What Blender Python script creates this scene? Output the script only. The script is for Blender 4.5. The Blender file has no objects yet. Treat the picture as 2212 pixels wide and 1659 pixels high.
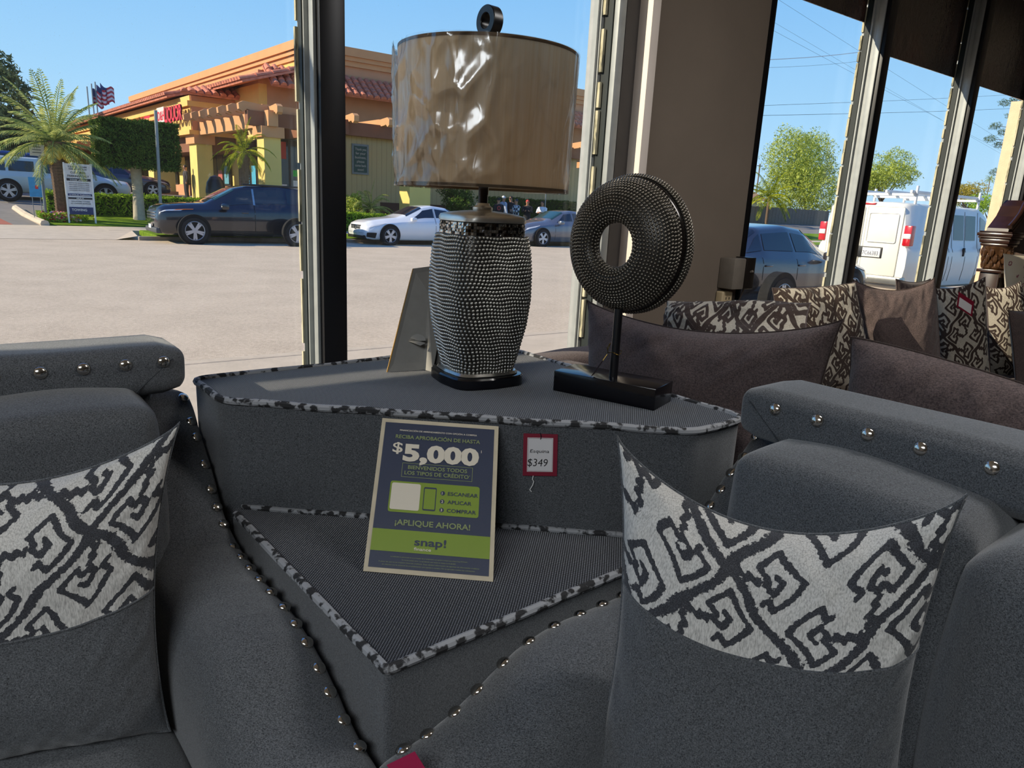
import bpy, bmesh, math, random
import numpy as np
from mathutils import Vector, Matrix, Quaternion, noise as mnoise
random.seed(7)
SC = bpy.context.scene
COL = SC.collection
# ------------------------------------------------------------------ camera
FPX, CX, CY = 1534.0, 1106.0, 829.5          # focal length in pixels of the 2212x1659 frame
PITCH = math.atan(FPX / 6078.0)              # looking a little down
ROLL = math.radians(2.9)
CAMZ = 1.38
_R0 = Vector((1, 0, 0)); _U0 = Vector((0, math.sin(PITCH), math.cos(PITCH)))
FWD = Vector((0, math.cos(PITCH), -math.sin(PITCH)))
RGT = _R0 * math.cos(ROLL) + _U0 * math.sin(ROLL)
UPV = _U0 * math.cos(ROLL) - _R0 * math.sin(ROLL)
EYE = Vector((0, 0, CAMZ))
cam_data = bpy.data.cameras.new('camera')
cam_data.sensor_fit = 'HORIZONTAL'; cam_data.sensor_width = 36.0
cam_data.lens = 36.0 * FPX / 2212.0
cam_data.clip_start = 0.02; cam_data.clip_end = 900
cam = bpy.data.objects.new('camera', cam_data); COL.objects.link(cam)
m3 = Matrix((RGT, UPV, -FWD)).transposed()
cam.matrix_world = Matrix.Translation(EYE) @ m3.to_4x4()
SC.camera = cam
# street frame: U runs along the road (away to the right), V across it
AZ = math.radians(53)
DU = Vector((math.sin(AZ), math.cos(AZ), 0)); DV = Vector((-math.cos(AZ), math.sin(AZ), 0))
STREET_Z = -0.22
def S(u, v, z=0.0): return DU * u + DV * v + Vector((0, 0, z))
def ray(x, y): return FWD * FPX + RGT * (x - CX) - UPV * (y - CY)
def onp(x, y, p, n):
    d = ray(x, y); n = Vector(n); return EYE + d * ((Vector(p) - EYE).dot(n) / d.dot(n))
def onz(x, y, z):
    d = ray(x, y); return EYE + d * ((z - CAMZ) / d.z)
def ony(x, y, Y): return onp(x, y, (0, Y, 0), (0, 1, 0))
def V(px, py, v): return onp(px, py, DV * v, DV)
def UV(p): return p.dot(DU), p.dot(DV)
# ------------------------------------------------------------------ world and sun
world = bpy.data.worlds.new('sky'); SC.world = world; world.use_nodes = True
wn = world.node_tree; wn.nodes.clear()
wo = wn.nodes.new('ShaderNodeOutputWorld'); wb = wn.nodes.new('ShaderNodeBackground')
wtc = wn.nodes.new('ShaderNodeTexCoord'); wsx = wn.nodes.new('ShaderNodeSeparateXYZ'); wr = wn.nodes.new('ShaderNodeValToRGB')
wn.links.new(wtc.outputs['Generated'], wsx.inputs[0]); wn.links.new(wsx.outputs['Z'], wr.inputs[0])
cr = wr.color_ramp
cr.elements[0].position = 0.0; cr.elements[0].color = (0.52, 0.74, 0.93, 1)
cr.elements[1].position = 0.9; cr.elements[1].color = (0.05, 0.15, 0.5, 1)
e = cr.elements.new(0.12); e.color = (0.36, 0.63, 0.91, 1)
e = cr.elements.new(0.30); e.color = (0.19, 0.46, 0.85, 1)
e = cr.elements.new(0.55); e.color = (0.09, 0.27, 0.68, 1)
wn.links.new(wr.outputs[0], wb.inputs[0]); wn.links.new(wb.outputs[0], wo.inputs[0])
wb.inputs[1].default_value = 1.22
sun_d = bpy.data.lights.new('sun', 'SUN'); sun_d.energy = 7.0; sun_d.angle = math.radians(0.4); sun_d.color = (1.0, 0.86, 0.66)
sun = bpy.data.objects.new('sun', sun_d); COL.objects.link(sun)
SUN_EL = math.radians(29)
_su = (DU * -0.92 + DV * 0.36).normalized() * math.cos(SUN_EL) + Vector((0, 0, math.sin(SUN_EL)))
sun.rotation_mode = 'QUATERNION'; sun.rotation_quaternion = _su.to_track_quat('Z', 'Y')
SUNDIR = _su.normalized()
# area lights added under the ceiling as unseen fill for the interior
def add_ceiling_fill(name, loc, sx, sy, power, col=(1.0, 0.93, 0.85)):
    l = bpy.data.lights.new(name, 'AREA'); l.shape = 'RECTANGLE'; l.size = sx; l.size_y = sy; l.energy = power; l.color = col
    o = bpy.data.objects.new(name, l); o.location = loc; COL.objects.link(o); return o
add_ceiling_fill('ceiling_fill', S(2.3, 0.15, 2.9), 1.2, 0.3, 38, (1.0, .97, .94))
add_ceiling_fill('ceiling_fill', S(-2.2, -0.9, 2.9), 2.4, 1.4, 140, (.90, .96, 1.0))
vs = SC.view_settings
vs.view_transform = 'Standard'; vs.look = 'None'; vs.exposure = 0.0; vs.gamma = 1.0; vs.use_curve_mapping = False
SC.display_settings.display_device = 'sRGB'
SC.cycles.max_bounces = 8; SC.cycles.transparent_max_bounces = 24; SC.cycles.caustics_reflective = False
SC.cycles.sample_clamp_indirect = 6.0; SC.cycles.use_denoising = True
# ------------------------------------------------------------------ materials
def rgb(r, g, b):
    f = lambda c: (c / 255 / 12.92) if c / 255 <= 0.04045 else ((c / 255 + 0.055) / 1.055) ** 2.4
    return (f(r), f(g), f(b), 1)
class NT:
    def __init__(s, name):
        s.m = bpy.data.materials.new(name); s.m.use_nodes = True; s.t = s.m.node_tree
        s.b = s.t.nodes['Principled BSDF']; s.out = s.t.nodes['Material Output']
    def n(s, typ, **kw):
        nd = s.t.nodes.new('ShaderNode' + typ)
        for k, v in kw.items():
            if k.startswith('i_'): nd.inputs[k[2:].replace('_', ' ')].default_value = v
            else: setattr(nd, k, v)
        return nd
    def l(s, a, b): s.t.links.new(a, b)
    def coord(s, scale=(1, 1, 1), rot=(0, 0, 0), kind='Object'):
        tc = s.n('TexCoord'); mp = s.n('Mapping'); mp.inputs['Scale'].default_value = scale; mp.inputs['Rotation'].default_value = rot
        s.l(tc.outputs[kind], mp.inputs[0]); return mp.outputs[0]
    def noise(s, vec, scale, detail=2, rough=0.5):
        nn = s.n('TexNoise'); nn.inputs['Scale'].default_value = scale; nn.inputs['Detail'].default_value = detail; nn.inputs['Roughness'].default_value = rough
        if vec is not None: s.l(vec, nn.inputs['Vector'])
        return nn.outputs['Fac']
    def ramp(s, fac, stops, interp='LINEAR'):
        r = s.n('ValToRGB'); r.color_ramp.interpolation = interp
        els = r.color_ramp.elements
        els[0].position, els[0].color = stops[0]; els[1].position, els[1].color = stops[-1]
        for p, c in stops[1:-1]:
            x = els.new(p); x.color = c
        s.l(fac, r.inputs[0]); return r.outputs[0]
    def math(s, op, a, b=None, c=None):
        q = s.n('Math', operation=op)
        for i, v in enumerate((a, b, c)):
            if v is None: continue
            if isinstance(v, (int, float)): q.inputs[i].default_value = v
            else: s.l(v, q.inputs[i])
        return q.outputs[0]
    def mix(s, fac, a, b):
        q = s.n('MixRGB')
        for i, v in enumerate((fac, a, b)):
            if isinstance(v, (int, float, tuple)): q.inputs[i].default_value = v
            else: s.l(v, q.inputs[i])
        return q.outputs[0]
    def bump(s, h, strength=0.4, dist=0.001):
        b = s.n('Bump'); b.inputs['Strength'].default_value = strength; b.inputs['Distance'].default_value = dist
        s.l(h, b.inputs['Height']); s.l(b.outputs[0], s.b.inputs['Normal'])
    def set(s, col=None, rough=None, metal=None, spec=None, **kw):
        if col is not None:
            if isinstance(col, tuple): s.b.inputs['Base Color'].default_value = col
            else: s.l(col, s.b.inputs['Base Color'])
        if rough is not None: s.b.inputs['Roughness'].default_value = rough
        if metal is not None: s.b.inputs['Metallic'].default_value = metal
        if spec is not None: s.b.inputs['Specular IOR Level'].default_value = spec
        for k, v in kw.items(): s.b.inputs[k.replace('_', ' ')].default_value = v
        return s.m
M = {}
def plain(name, col, rough=0.6, metal=0.0, var=0.12, scale=8.0, bump=0.0, spec=None, **kw):
    """a painted or moulded surface: base colour with slight mottling"""
    if name in M: return M[name]
    t = NT(name); v = t.coord()
    c = rgb(*col)
    if var > 0:
        f = t.noise(v, scale, 4)
        d = tuple(x * (1 - var) for x in c[:3]) + (1,); h = tuple(min(1, x * (1 + var)) for x in c[:3]) + (1,)
        c2 = t.ramp(f, [(0.3, d), (0.7, h)])
    else: c2 = c
    if bump > 0: t.bump(t.noise(v, scale * 6, 3), bump, 0.01)
    M[name] = t.set(c2, rough, metal, spec, **kw); return M[name]
def fabric(name, dark, light, scale=420, stretch=(1, 1, 0.45), rough=0.95, fine=0.5, sheen=0.15, big=0.0):
    t = NT(name)
    v1 = t.coord((stretch[0], stretch[1], stretch[2])); v2 = t.coord((1, 1, 3.2))
    a = t.noise(v1, scale, 2, 0.7); b = t.noise(v2, scale * 0.45, 2, 0.6)
    f = t.math('ADD', t.math('MULTIPLY', a, fine), t.math('MULTIPLY', b, 1 - fine))
    col = t.ramp(f, [(0.36, rgb(*dark)), (0.64, rgb(*light))])
    if big > 0:
        g = t.noise(t.coord(), 9, 3); col = t.mix(t.math('MULTIPLY', g, big), col, (0.0, 0.0, 0.0, 1))
    t.set(col, rough, 0, 0.2)
    t.b.inputs['Sheen Weight'].default_value = sheen; t.b.inputs['Sheen Roughness'].default_value = 0.5
    t.bump(f, 0.5, 0.0015)
    M[name] = t.m; return t.m
def patterned(name, dark, light, edge_scale=170, edge=0.85, ribs=520, patch=0.0):
    """cut-velvet fabric: 'pat' (distance to the motif lines, from the mesh) thresholded with ragged edges"""
    t = NT(name)
    at = t.n('Attribute', attribute_name='pat'); v = t.coord()
    r = t.noise(v, edge_scale, 2, 0.6)
    d = t.math('ADD', at.outputs['Fac'], t.math('MULTIPLY', t.math('SUBTRACT', r, 0.5), edge))
    mask = t.ramp(d, [(0.46, (0, 0, 0, 1)), (0.54, (1, 1, 1, 1))])
    fine = t.noise(t.coord((1, 1, 0.2)), ribs, 2, 0.6)
    lc = t.ramp(fine, [(0.3, tuple(x * 0.55 for x in rgb(*light)[:3]) + (1,)), (0.6, rgb(*light))])
    fz = t.noise(v, 700, 2, 0.7)
    dc = t.ramp(fz, [(0.4, rgb(*dark)), (0.75, tuple(min(1, x * 3.2 + 0.01) for x in rgb(*dark)[:3]) + (1,))])
    t.set(t.mix(mask, dc, lc), 0.9, 0, 0.2); t.b.inputs['Sheen Weight'].default_value = 0.1
    h = t.math('ADD', t.math('MULTIPLY', fine, 0.3), t.math('MULTIPLY', mask, -0.5)); t.bump(h, 0.6, 0.002)
    M[name] = t.m; return t.m
# ------------------------------------------------------------------ objects
BASE = {}
def tag(o, label=None, cat=None, group=None, kind=None):
    if label: o['label'] = label
    if cat: o['category'] = cat
    if group: o['group'] = group
    if kind: o['kind'] = kind
    return o
def thing(name, label, cat, base, group=None):
    o = bpy.data.objects.new(name, None); COL.objects.link(o); o.empty_display_size = 0.05
    o.location = base; BASE[o.name] = Vector(base); return tag(o, label, cat, group)
def link(name, me, parent=None, mats=(), smooth=False, base=None):
    for mt in mats: me.materials.append(mt)
    if smooth: me.shade_smooth()
    o = bpy.data.objects.new(name, me); COL.objects.link(o)
    if parent is not None:
        o.parent = parent; BASE[o.name] = BASE[parent.name]; b = BASE[o.name]
    else:
        b = Vector(base) if base is not None else Vector((0, 0, 0)); o.location = b; BASE[o.name] = b
    if b.length > 0: me.transform(Matrix.Translation(-b))
    return o
I4 = Matrix.Identity(4)
def frame(o, x, y, z=None):
    x = Vector(x).normalized(); y = Vector(y).normalized()
    z = x.cross(y) if z is None else Vector(z)
    m = Matrix((x, y, z)).transposed().to_4x4(); m.translation = Vector(o); return m
class MB:
    """collects shapes (in the local frame T) and links them as ONE mesh object"""
    def __init__(s, T=I4): s.v = []; s.f = []; s.mi = []; s.T = T; s.cur = 0
    def add(s, vs_, fs_):
        k = len(s.v); T = s.T
        s.v.extend([tuple(T @ Vector(p)) for p in vs_]); s.f.extend([tuple(i + k for i in f) for f in fs_]); s.mi.extend([s.cur] * len(fs_)); return s
    def box(s, a, b, T=None):
        x0, y0, z0 = a; x1, y1, z1 = b
        p = [(x0, y0, z0), (x1, y0, z0), (x1, y1, z0), (x0, y1, z0), (x0, y0, z1), (x1, y0, z1), (x1, y1, z1), (x0, y1, z1)]
        if T is not None: p = [tuple(T @ Vector(q)) for q in p]
        return s.add(p, [(0, 3, 2, 1), (4, 5, 6, 7), (0, 1, 5, 4), (1, 2, 6, 5), (2, 3, 7, 6), (3, 0, 4, 7)])
    def rbox(s, a, b, r, seg=3, T=None):
        """box with rounded edges"""
        bm = bmesh.new(); bmesh.ops.create_cube(bm, size=1.0)
        for q in bm.verts:
            q.co = Vector([(a[i] + b[i]) / 2 + q.co[i] * (b[i] - a[i]) for i in range(3)])
        bmesh.ops.bevel(bm, geom=bm.edges[:], offset=r, segments=seg, profile=0.5, affect='EDGES')
        bm.verts.index_update(); bmesh.ops.recalc_face_normals(bm, faces=bm.faces[:])
        p = [q.co.copy() for q in bm.verts]
        if T is not None: p = [T @ q for q in p]
        s.add([tuple(q) for q in p], [tuple(x.index for x in f.verts) for f in bm.faces]); bm.free(); return s
    def prism(s, poly, z0, z1, T=None):
        n = len(poly); p = [(x, y, z0) for x, y in poly] + [(x, y, z1) for x, y in poly]
        if T is not None: p = [tuple(T @ Vector(q)) for q in p]
        return s.add(p, [tuple(range(n - 1, -1, -1)), tuple(range(n, 2 * n))] + [(i, (i + 1) % n, n + (i + 1) % n, n + i) for i in range(n)])
    def tube(s, pts, r, n=8, closed=False, caps=True):
        pts = [Vector(p) for p in pts]; N = len(pts); rs = r if isinstance(r, (list, tuple)) else [r] * N
        vs_ = []; up = None
        for i, p in enumerate(pts):
            a = pts[(i - 1) % N] if (closed or i > 0) else p; b = pts[(i + 1) % N] if (closed or i < N - 1) else p
            t = (b - a).normalized() if (b - a).length > 1e-9 else Vector((0, 0, 1))
            if up is None: up = t.orthogonal().normalized()
            up = (up - t * up.dot(t)); up = up.normalized() if up.length > 1e-6 else t.orthogonal().normalized()
            w = t.cross(up)
            for k in range(n):
                an = 2 * math.pi * k / n; vs_.append(tuple(p + (up * math.cos(an) + w * math.sin(an)) * rs[i]))
        fs_ = []
        for i in range(N if closed else N - 1):
            j = (i + 1) % N
            for k in range(n): fs_.append((i * n + k, i * n + (k + 1) % n, j * n + (k + 1) % n, j * n + k))
        if caps and not closed: fs_ += [tuple(range(n - 1, -1, -1)), tuple(range((N - 1) * n, N * n))]
        return s.add(vs_, fs_)
    def lathe(s, prof, n=32, T=None, closed=False):
        vs_ = []; m = len(prof)
        for k in range(n):
            a = 2 * math.pi * k / n
            for r, z in prof: vs_.append((r * math.cos(a), r * math.sin(a), z))
        if T is not None: vs_ = [tuple(T @ Vector(q)) for q in vs_]
        fs_ = []
        for k in range(n):
            k2 = (k + 1) % n
            for j in range(m if closed else m - 1):
                j2 = (j + 1) % m; fs_.append((k * m + j, k2 * m + j, k2 * m + j2, k * m + j2))
        return s.add(vs_, fs_)
    def ball(s, c, r, nu=10, nv=6, T=None):
        r = (r, r, r) if isinstance(r, (int, float)) else r
        vs_ = []; fs_ = []
        for j in range(nv + 1):
            ph = math.pi * j / nv
            for i in range(nu):
                th = 2 * math.pi * i / nu
                vs_.append((c[0] + r[0] * math.sin(ph) * math.cos(th), c[1] + r[1] * math.sin(ph) * math.sin(th), c[2] - r[2] * math.cos(ph)))
        if T is not None: vs_ = [tuple(T @ Vector(q)) for q in vs_]
        for j in range(nv):
            for i in range(nu): fs_.append((j * nu + i, j * nu + (i + 1) % nu, (j + 1) * nu + (i + 1) % nu, (j + 1) * nu + i))
        return s.add(vs_, fs_)
    def loft(s, rings, caps=True, closed=True):
        n = len(rings[0]); vs_ = [tuple(p) for r in rings for p in r]; fs_ = []
        for i in range(len(rings) - 1):
            for k in range(n if closed else n - 1):
                k2 = (k + 1) % n; fs_.append((i * n + k, i * n + k2, (i + 1) * n + k2, (i + 1) * n + k))
        if caps: fs_ += [tuple(range(n - 1, -1, -1)), tuple(range((len(rings) - 1) * n, len(rings) * n))]
        return s.add(vs_, fs_)
    def grid(s, fn, nu, nv):
        return s.add([tuple(fn(i / nu, j / nv)) for j in range(nv + 1) for i in range(nu + 1)],
                     [(j * (nu + 1) + i, j * (nu + 1) + i + 1, (j + 1) * (nu + 1) + i + 1, (j + 1) * (nu + 1) + i) for j in range(nv) for i in range(nu)])
    def mesh(s, name, fix=True, sharp=None):
        me = bpy.data.meshes.new(name); me.from_pydata(s.v, [], s.f); me.polygons.foreach_set('material_index', s.mi)
        if fix or sharp:
            bm = bmesh.new(); bm.from_mesh(me)
            if fix: bmesh.ops.recalc_face_normals(bm, faces=bm.faces[:])
            if sharp:
                for e_ in bm.edges:
                    if len(e_.link_faces) == 2 and e_.calc_face_angle(0) > sharp: e_.smooth = False
            bm.to_mesh(me); bm.free()
        return me
    def build(s, name, mat, parent=None, smooth=False, base=None, fix=True, sharp=0.6):
        me = s.mesh(name, fix, sharp if smooth else None)
        mats = mat if isinstance(mat, (list, tuple)) else [mat]
        return link(name, me, parent, mats, smooth, base)
def struct(name, mb, mat, **kw):
    o = mb.build(name, mat, **kw); return tag(o, kind='structure')
def copy_tree(o, parent=None):
    c = o.copy(); COL.objects.link(c); BASE[c.name] = BASE[o.name]
    if parent is not None: c.parent = parent
    for ch in list(o.children): copy_tree(ch, c)
    return c
def subsurf(o, lv=2):
    md = o.modifiers.new('subdivision', 'SUBSURF'); md.levels = lv; md.render_levels = lv; return o
def text(name, body, origin, xd, yd, h, mat, parent, width=None, bold=0.0, align='LEFT', thick=0.0006, shear=0.0, sy=1.0):
    """letters of cap height h lying in the plane (xd, yd); width squeezes the line to a measured length"""
    cu = bpy.data.curves.new(name, 'FONT'); cu.body = body; cu.size = 1.0; cu.offset = bold; cu.extrude = 0.0; cu.resolution_u = 3; cu.shear = shear
    tmp = bpy.data.objects.new(name, cu); COL.objects.link(tmp)
    dg = bpy.context.evaluated_depsgraph_get(); dg.update()
    me = bpy.data.meshes.new_from_object(tmp.evaluated_get(dg)); bpy.data.objects.remove(tmp); bpy.data.curves.remove(cu)
    co = np.zeros(len(me.vertices) * 3); me.vertices.foreach_get('co', co); co = co.reshape(-1, 3)
    x0, x1 = co[:, 0].min(), co[:, 0].max()
    k = h / 0.73; kx = k if width is None else width / (x1 - x0)
    xd = Vector(xd).normalized(); yd = Vector(yd).normalized(); nd = xd.cross(yd); o = Vector(origin)
    off = {'LEFT': -x0, 'CENTER': -(x0 + x1) / 2, 'RIGHT': -x1}[align]
    X, Y, N = np.array(xd), np.array(yd), np.array(nd)
    P = np.array(o) + np.outer((co[:, 0] + off) * kx, X) + np.outer(co[:, 1] * k * sy, Y) + N * thick
    me.vertices.foreach_set('co', P.ravel()); me.update()
    return link(name, me, parent, [mat])
# shared materials
CHROME = plain('polished_chrome', (205, 200, 192), 0.16, 1.0, 0.03)
GREY = fabric('grey_heather_fabric', (30, 32, 36), (102, 105, 109), 760, sheen=0.25)
BROWN = fabric('brown_chenille_fabric', (55, 47, 47), (100, 86, 84), 380, sheen=0.12)
PATG = patterned('grey_cut_velvet', (42, 43, 47), (196, 194, 190))
PATB = patterned('brown_cut_velvet', (40, 30, 26), (176, 168, 154), 110, 0.12)
BLACKM = plain('black_painted_metal', (14, 14, 18), 0.35, 0.0, 0.1)
WHITE = plain('white_paint', (225, 225, 222), 0.45, 0, 0.03)
CREAM = plain('cream_card', (176, 165, 142), 0.6, 0, 0.08, 30)
# ================================================================== the shop: floor, walls, window wall
WD = 2.25                                   # the window wall stands this far along V
WALLM = plain('taupe_wall_paint', (122, 110, 98), 0.85, 0, 0.06, 3, 0.15)
t = NT('shop_floor_tile'); v = t.coord(rot=(0, 0, 0.6)); br = t.n('TexBrick', offset=0.0); br.inputs['Scale'].default_value = 1.6
br.inputs['Color1'].default_value = rgb(120, 112, 104); br.inputs['Color2'].default_value = rgb(112, 104, 96); br.inputs['Mortar'].default_value = rgb(70, 66, 62)
t.l(v, br.inputs['Vector']); FLOORM = t.set(br.outputs[0], 0.5)
ST = frame((0, 0, 0), DU, DV)               # local (u, v, z)
struct('floor', MB(ST).box((-5.5, -6.5, -0.12), (13, WD + 0.06, 0.0)), FLOORM)
CEILM = plain('ceiling_tile', (190, 186, 178), 0.9, 0, 0.05)
struct('ceiling', MB(ST).box((-5.5, -6.5, 2.95), (13, WD + 0.12, 3.05)), CEILM)
struct('wall_back', MB(ST).box((-5.5, -6.6, 0), (13, -6.5, 2.95)), WALLM)
struct('wall_left', MB(ST).box((-5.6, -6.5, 0), (-5.5, WD, 2.95)), WALLM)
struct('wall_right', MB(ST).box((13, -6.5, 0), (13.1, WD, 2.95)), WALLM)
struct('wall_sill', MB(ST).box((-5.5, WD - 0.02, 0), (13, WD + 0.12, 0.30)), WALLM)
struct('wall_pier', MB(ST).box((2.25, WD - 0.01, 0.30), (3.085, WD + 0.13, 2.95)), WALLM)
# unseen overhang and bar, added and stepped to shape the sun coming in
STUCCO = plain('shop_stucco', (196, 170, 140), 0.9, 0, 0.08, 10, 0.3)
struct('trim_1', MB(ST).box((-9, WD + 0.12, 3.0), (-1.2, 2.97, 3.5)).box((-1.2, WD + 0.12, 3.0), (13.1, 2.62, 3.5)), STUCCO)
struct('trim_12', MB(ST).box((-9, 3.09, 3.0), (-1.2, 3.17, 3.05)), STUCCO)
ALU = plain('aluminium_frame', (150, 154, 154), 0.5, 0.15, 0.08, 20)
ALUD = plain('dark_bronze_frame', (16, 17, 22), 0.4, 0.3, 0.1)
GASK = plain('gasket_green_black', (14, 26, 26), 0.6, 0, 0.1)
t = NT('old_caulk'); v = t.coord((1, 1, 0.25)); f = t.noise(v, 26, 3, 0.7)
t.set(t.ramp(f, [(0.40, rgb(110, 110, 98)), (0.46, rgb(168, 162, 134)), (0.6, rgb(196, 190, 164))]), 0.9); t.bump(f, 0.8, 0.01); CAULK = t.m
def mullion(n, u0, w, depth=0.15, zb=0.30, zt=2.95):
    """window post: dark inner face, ribbed grey side, torn caulk at the glass"""
    r = thing('trim_%d' % n, None, None, S(u0 + w / 2, WD, zb)); tag(r, kind='structure')
    MB(ST).rbox((u0, WD - 0.035, zb), (u0 + w, WD + 0.03, zt), 0.004, 2).build('mullion_face', ALUD, r, True)
    m_ = MB(ST).rbox((u0 - 0.012, WD - 0.012, zb), (u0 - 0.0005, WD + 0.02, zt), 0.003, 2)
    m_.build('mullion_bead', ALU, r, True)
    MB(ST).box((u0 - 0.004, WD + 0.02, zb), (u0 + w, WD + 0.10, zt)).box((u0 - 0.018, WD + 0.045, zb), (u0 - 0.004, WD + 0.10, zt)).build('mullion_channel', ALU, r)
    c = MB(ST)
    random.seed(n * 5)
    z = zb
    while z < zt:
        h = random.uniform(0.05, 0.22); c.box((u0 - 0.026 - random.uniform(0, .004), WD + 0.088, z), (u0 - 0.012, WD + 0.10, z + h)); z += h + random.uniform(0.0, 0.03)
    c.build('caulk', CAULK, r)
    MB(ST).box((u0 - 0.022, WD + 0.055, zb), (u0 - 0.0185, WD + 0.085, zt)).build('gasket', GASK, r)
    return r
mullion(2, 0.885, 0.082)
mullion(4, 4.10, 0.075)
mullion(5, 5.28, 0.075)
mullion(6, 6.46, 0.075)
mullion(7, -2.30, 0.075)
mullion(8, -3.9, 0.075)
mullion(9, 7.64, 0.075); mullion(10, 8.82, 0.075)
# jamb of the left window: channels of grey metal, then the white return and the pier
jr = thing('trim_3', None, None, S(2.05, WD, 0.3)); tag(jr, kind='structure')
GREYPAINT = plain('dark_grey_paint', (64, 60, 58), 0.7, 0, 0.1, 12)
WHITER = plain('white_return', (226, 214, 204), 0.6, 0, 0.04)
MB(ST).box((2.145, WD - 0.03, 0.3), (2.215, WD + 0.03, 2.95)).build('jamb_face', GREYPAINT, jr)
MB(ST).rbox((2.105, WD - 0.03, 0.3), (2.144, WD + 0.0, 2.95), 0.004, 2).build('jamb_bead', ALU, jr, True)
MB(ST).box((2.10, WD + 0.0, 0.3), (2.144, WD + 0.045, 2.95)).build('jamb_gasket', GASK, jr)
MB(ST).box((2.085, WD + 0.05, 0.3), (2.144, WD + 0.12, 2.95)).box((2.075, WD + 0.06, 0.3), (2.085, WD + 0.075, 2.95)).build('jamb_channel', ALU, jr)
c = MB(ST); z = 0.3; random.seed(4)
while z < 2.9:
    h = random.uniform(0.05, 0.2); c.box((2.087, WD + 0.032, z), (2.0995, WD + 0.046, z + h)); z += h + random.uniform(0.0, 0.06)
c.build('caulk', CAULK, jr)
MB(ST).rbox((2.216, WD - 0.10, 0.3), (2.262, WD + 0.02, 2.95), 0.004, 2).build('white_return', WHITER, jr, True)
# dark edge of the pier
struct('trim_11', MB(ST).box((3.086, WD - 0.03, 0.3), (3.10, WD + 0.09, 2.95)), ALUD)
# panes
t = NT('window_glass'); t.t.nodes.remove(t.b)
tr = t.n('BsdfTransparent'); tr.inputs[0].default_value = (0.97, 0.985, 0.98, 1); gl = t.n('BsdfGlossy'); gl.inputs['Roughness'].default_value = 0.02
mx = t.n('MixShader'); mx.inputs[0].default_value = 0.035; df = t.n('BsdfDiffuse'); df.inputs[0].default_value = (0.8, 0.78, 0.74, 1)
mx2 = t.n('MixShader'); v = t.coord()
sp = t.noise(v, 260, 2, 0.6); sm = t.noise(v, 3.0, 4, 0.6)
dirt = t.math('ADD', t.math('MULTIPLY', t.ramp(sp, [(0.68, (0, 0, 0, 1)), (0.78, (1, 1, 1, 1))]), 0.16), t.math('MULTIPLY', sm, 0.022))
t.l(dirt, mx2.inputs[0]); t.l(tr.outputs[0], mx.inputs[1]); t.l(gl.outputs[0], mx.inputs[2]); t.l(mx.outputs[0], mx2.inputs[1]); t.l(df.outputs[0], mx2.inputs[2]); t.l(mx2.outputs[0], t.out.inputs[0])
GLASS = t.m
panes = [(-5.5, -3.92), (-3.825, -2.32), (-2.225, 0.86), (0.968, 2.07), (3.10, 4.075), (4.176, 5.255), (5.356, 6.435), (6.536, 7.615), (7.716, 8.795), (8.896, 13)]
for i, (a, b) in enumerate(panes): struct('window_%d' % (i + 1), MB(ST).box((a, WD + 0.098, 0.30), (b, WD + 0.104, 2.95)), GLASS)
# poster film stuck high on the right-hand panes, its gloss mirrors the shop
t = NT('dark_poster_film'); v = t.coord((1, 1, 0.6)); f = t.noise(v, 3.2, 6, 0.7); f2 = t.noise(v, 11, 4, 0.8)
cc = t.ramp(f, [(0.38, rgb(28, 20, 18)), (0.5, rgb(58, 44, 40)), (0.6, rgb(92, 62, 52)), (0.7, rgb(70, 58, 54))])
t.set(t.mix(t.math('MULTIPLY', f2, 0.6), cc, rgb(26, 20, 20)), 0.12, 0, 0.9); t.bump(f2, 0.3, 0.02); FILM = t.m
for k, (a, b) in enumerate([(3.11, 4.07), (4.18, 5.25), (5.36, 6.43), (6.54, 7.61)]):
    o = MB(ST).box((a, WD + 0.088, 2.325 if k else 2.45), (b, WD + 0.094, 2.94)).build('poster_film', FILM, base=S((a + b) / 2, WD + 0.09, 2.5))
    tag(o, ['brown reflective film at the top of the pane beside the taupe pier', 'brown reflective film atop the middle pane, over the white van',
            'brown reflective film atop the pane nearest the bed post', 'brown reflective film at the far end of the window row'][k], 'window film', 'films along the top of the right windows')
# white cable hanging down the pier
pts = [(1380, 0), (1374, 60), (1379, 100), (1373, 170), (1370, 200), (1377, 250), (1376, 320), (1370, 335), (1378, 352), (1376, 380), (1374, 420)]
pp = [onp(x, y, DV * (WD - 0.018), DV) for x, y in pts]
tag(MB().tube([pp[0] + Vector((0, 0, .5))] + pp, 0.0035, 8).build('cable', WHITE, smooth=True, base=pp[-1]), 'thin white cable hanging down the edge of the taupe pier', 'cable')
# junction box and outlet at the foot of the pier
jb = thing('junction_box', 'grey metal electrical box on the edge of the taupe pier', 'electrical box', S(3.02, WD, 1.0))
BOXM = plain('painted_steel_box', (128, 120, 110), 0.6, 0.1, 0.1, 20)
MB(ST).rbox((2.93, WD - 0.10, 1.03), (3.02, WD - 0.011, 1.18), 0.006, 2).build('box_body', BOXM, jb, True)
MB(ST).rbox((3.021, WD - 0.105, 1.03), (3.09, WD - 0.032, 1.185), 0.004, 2).build('cover_plate', plain('dark_steel', (44, 38, 34), 0.4, 0.5), jb, True)
MB(ST).tube([S(3.055, WD - 0.11, 1.115)[:] if False else (3.055, WD - 0.105, 1.115), (3.055, WD - 0.118, 1.12)], 0.006, 8).build('switch', BOXM, jb, True)
osr = thing('outlet_strip', 'beige wall outlet with several sockets under the grey metal box', 'outlet', S(3.0, WD - .03, 0.9))
BEIGE = plain('beige_plastic', (196, 176, 140), 0.5, 0, 0.05)
MB(ST).rbox((2.925, WD - 0.055, 0.86), (3.005, WD - 0.011, 1.015), 0.008, 3).build('outlet_body', BEIGE, osr, True)
SLOT = plain('socket_slot', (30, 24, 20), 0.6)
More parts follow.
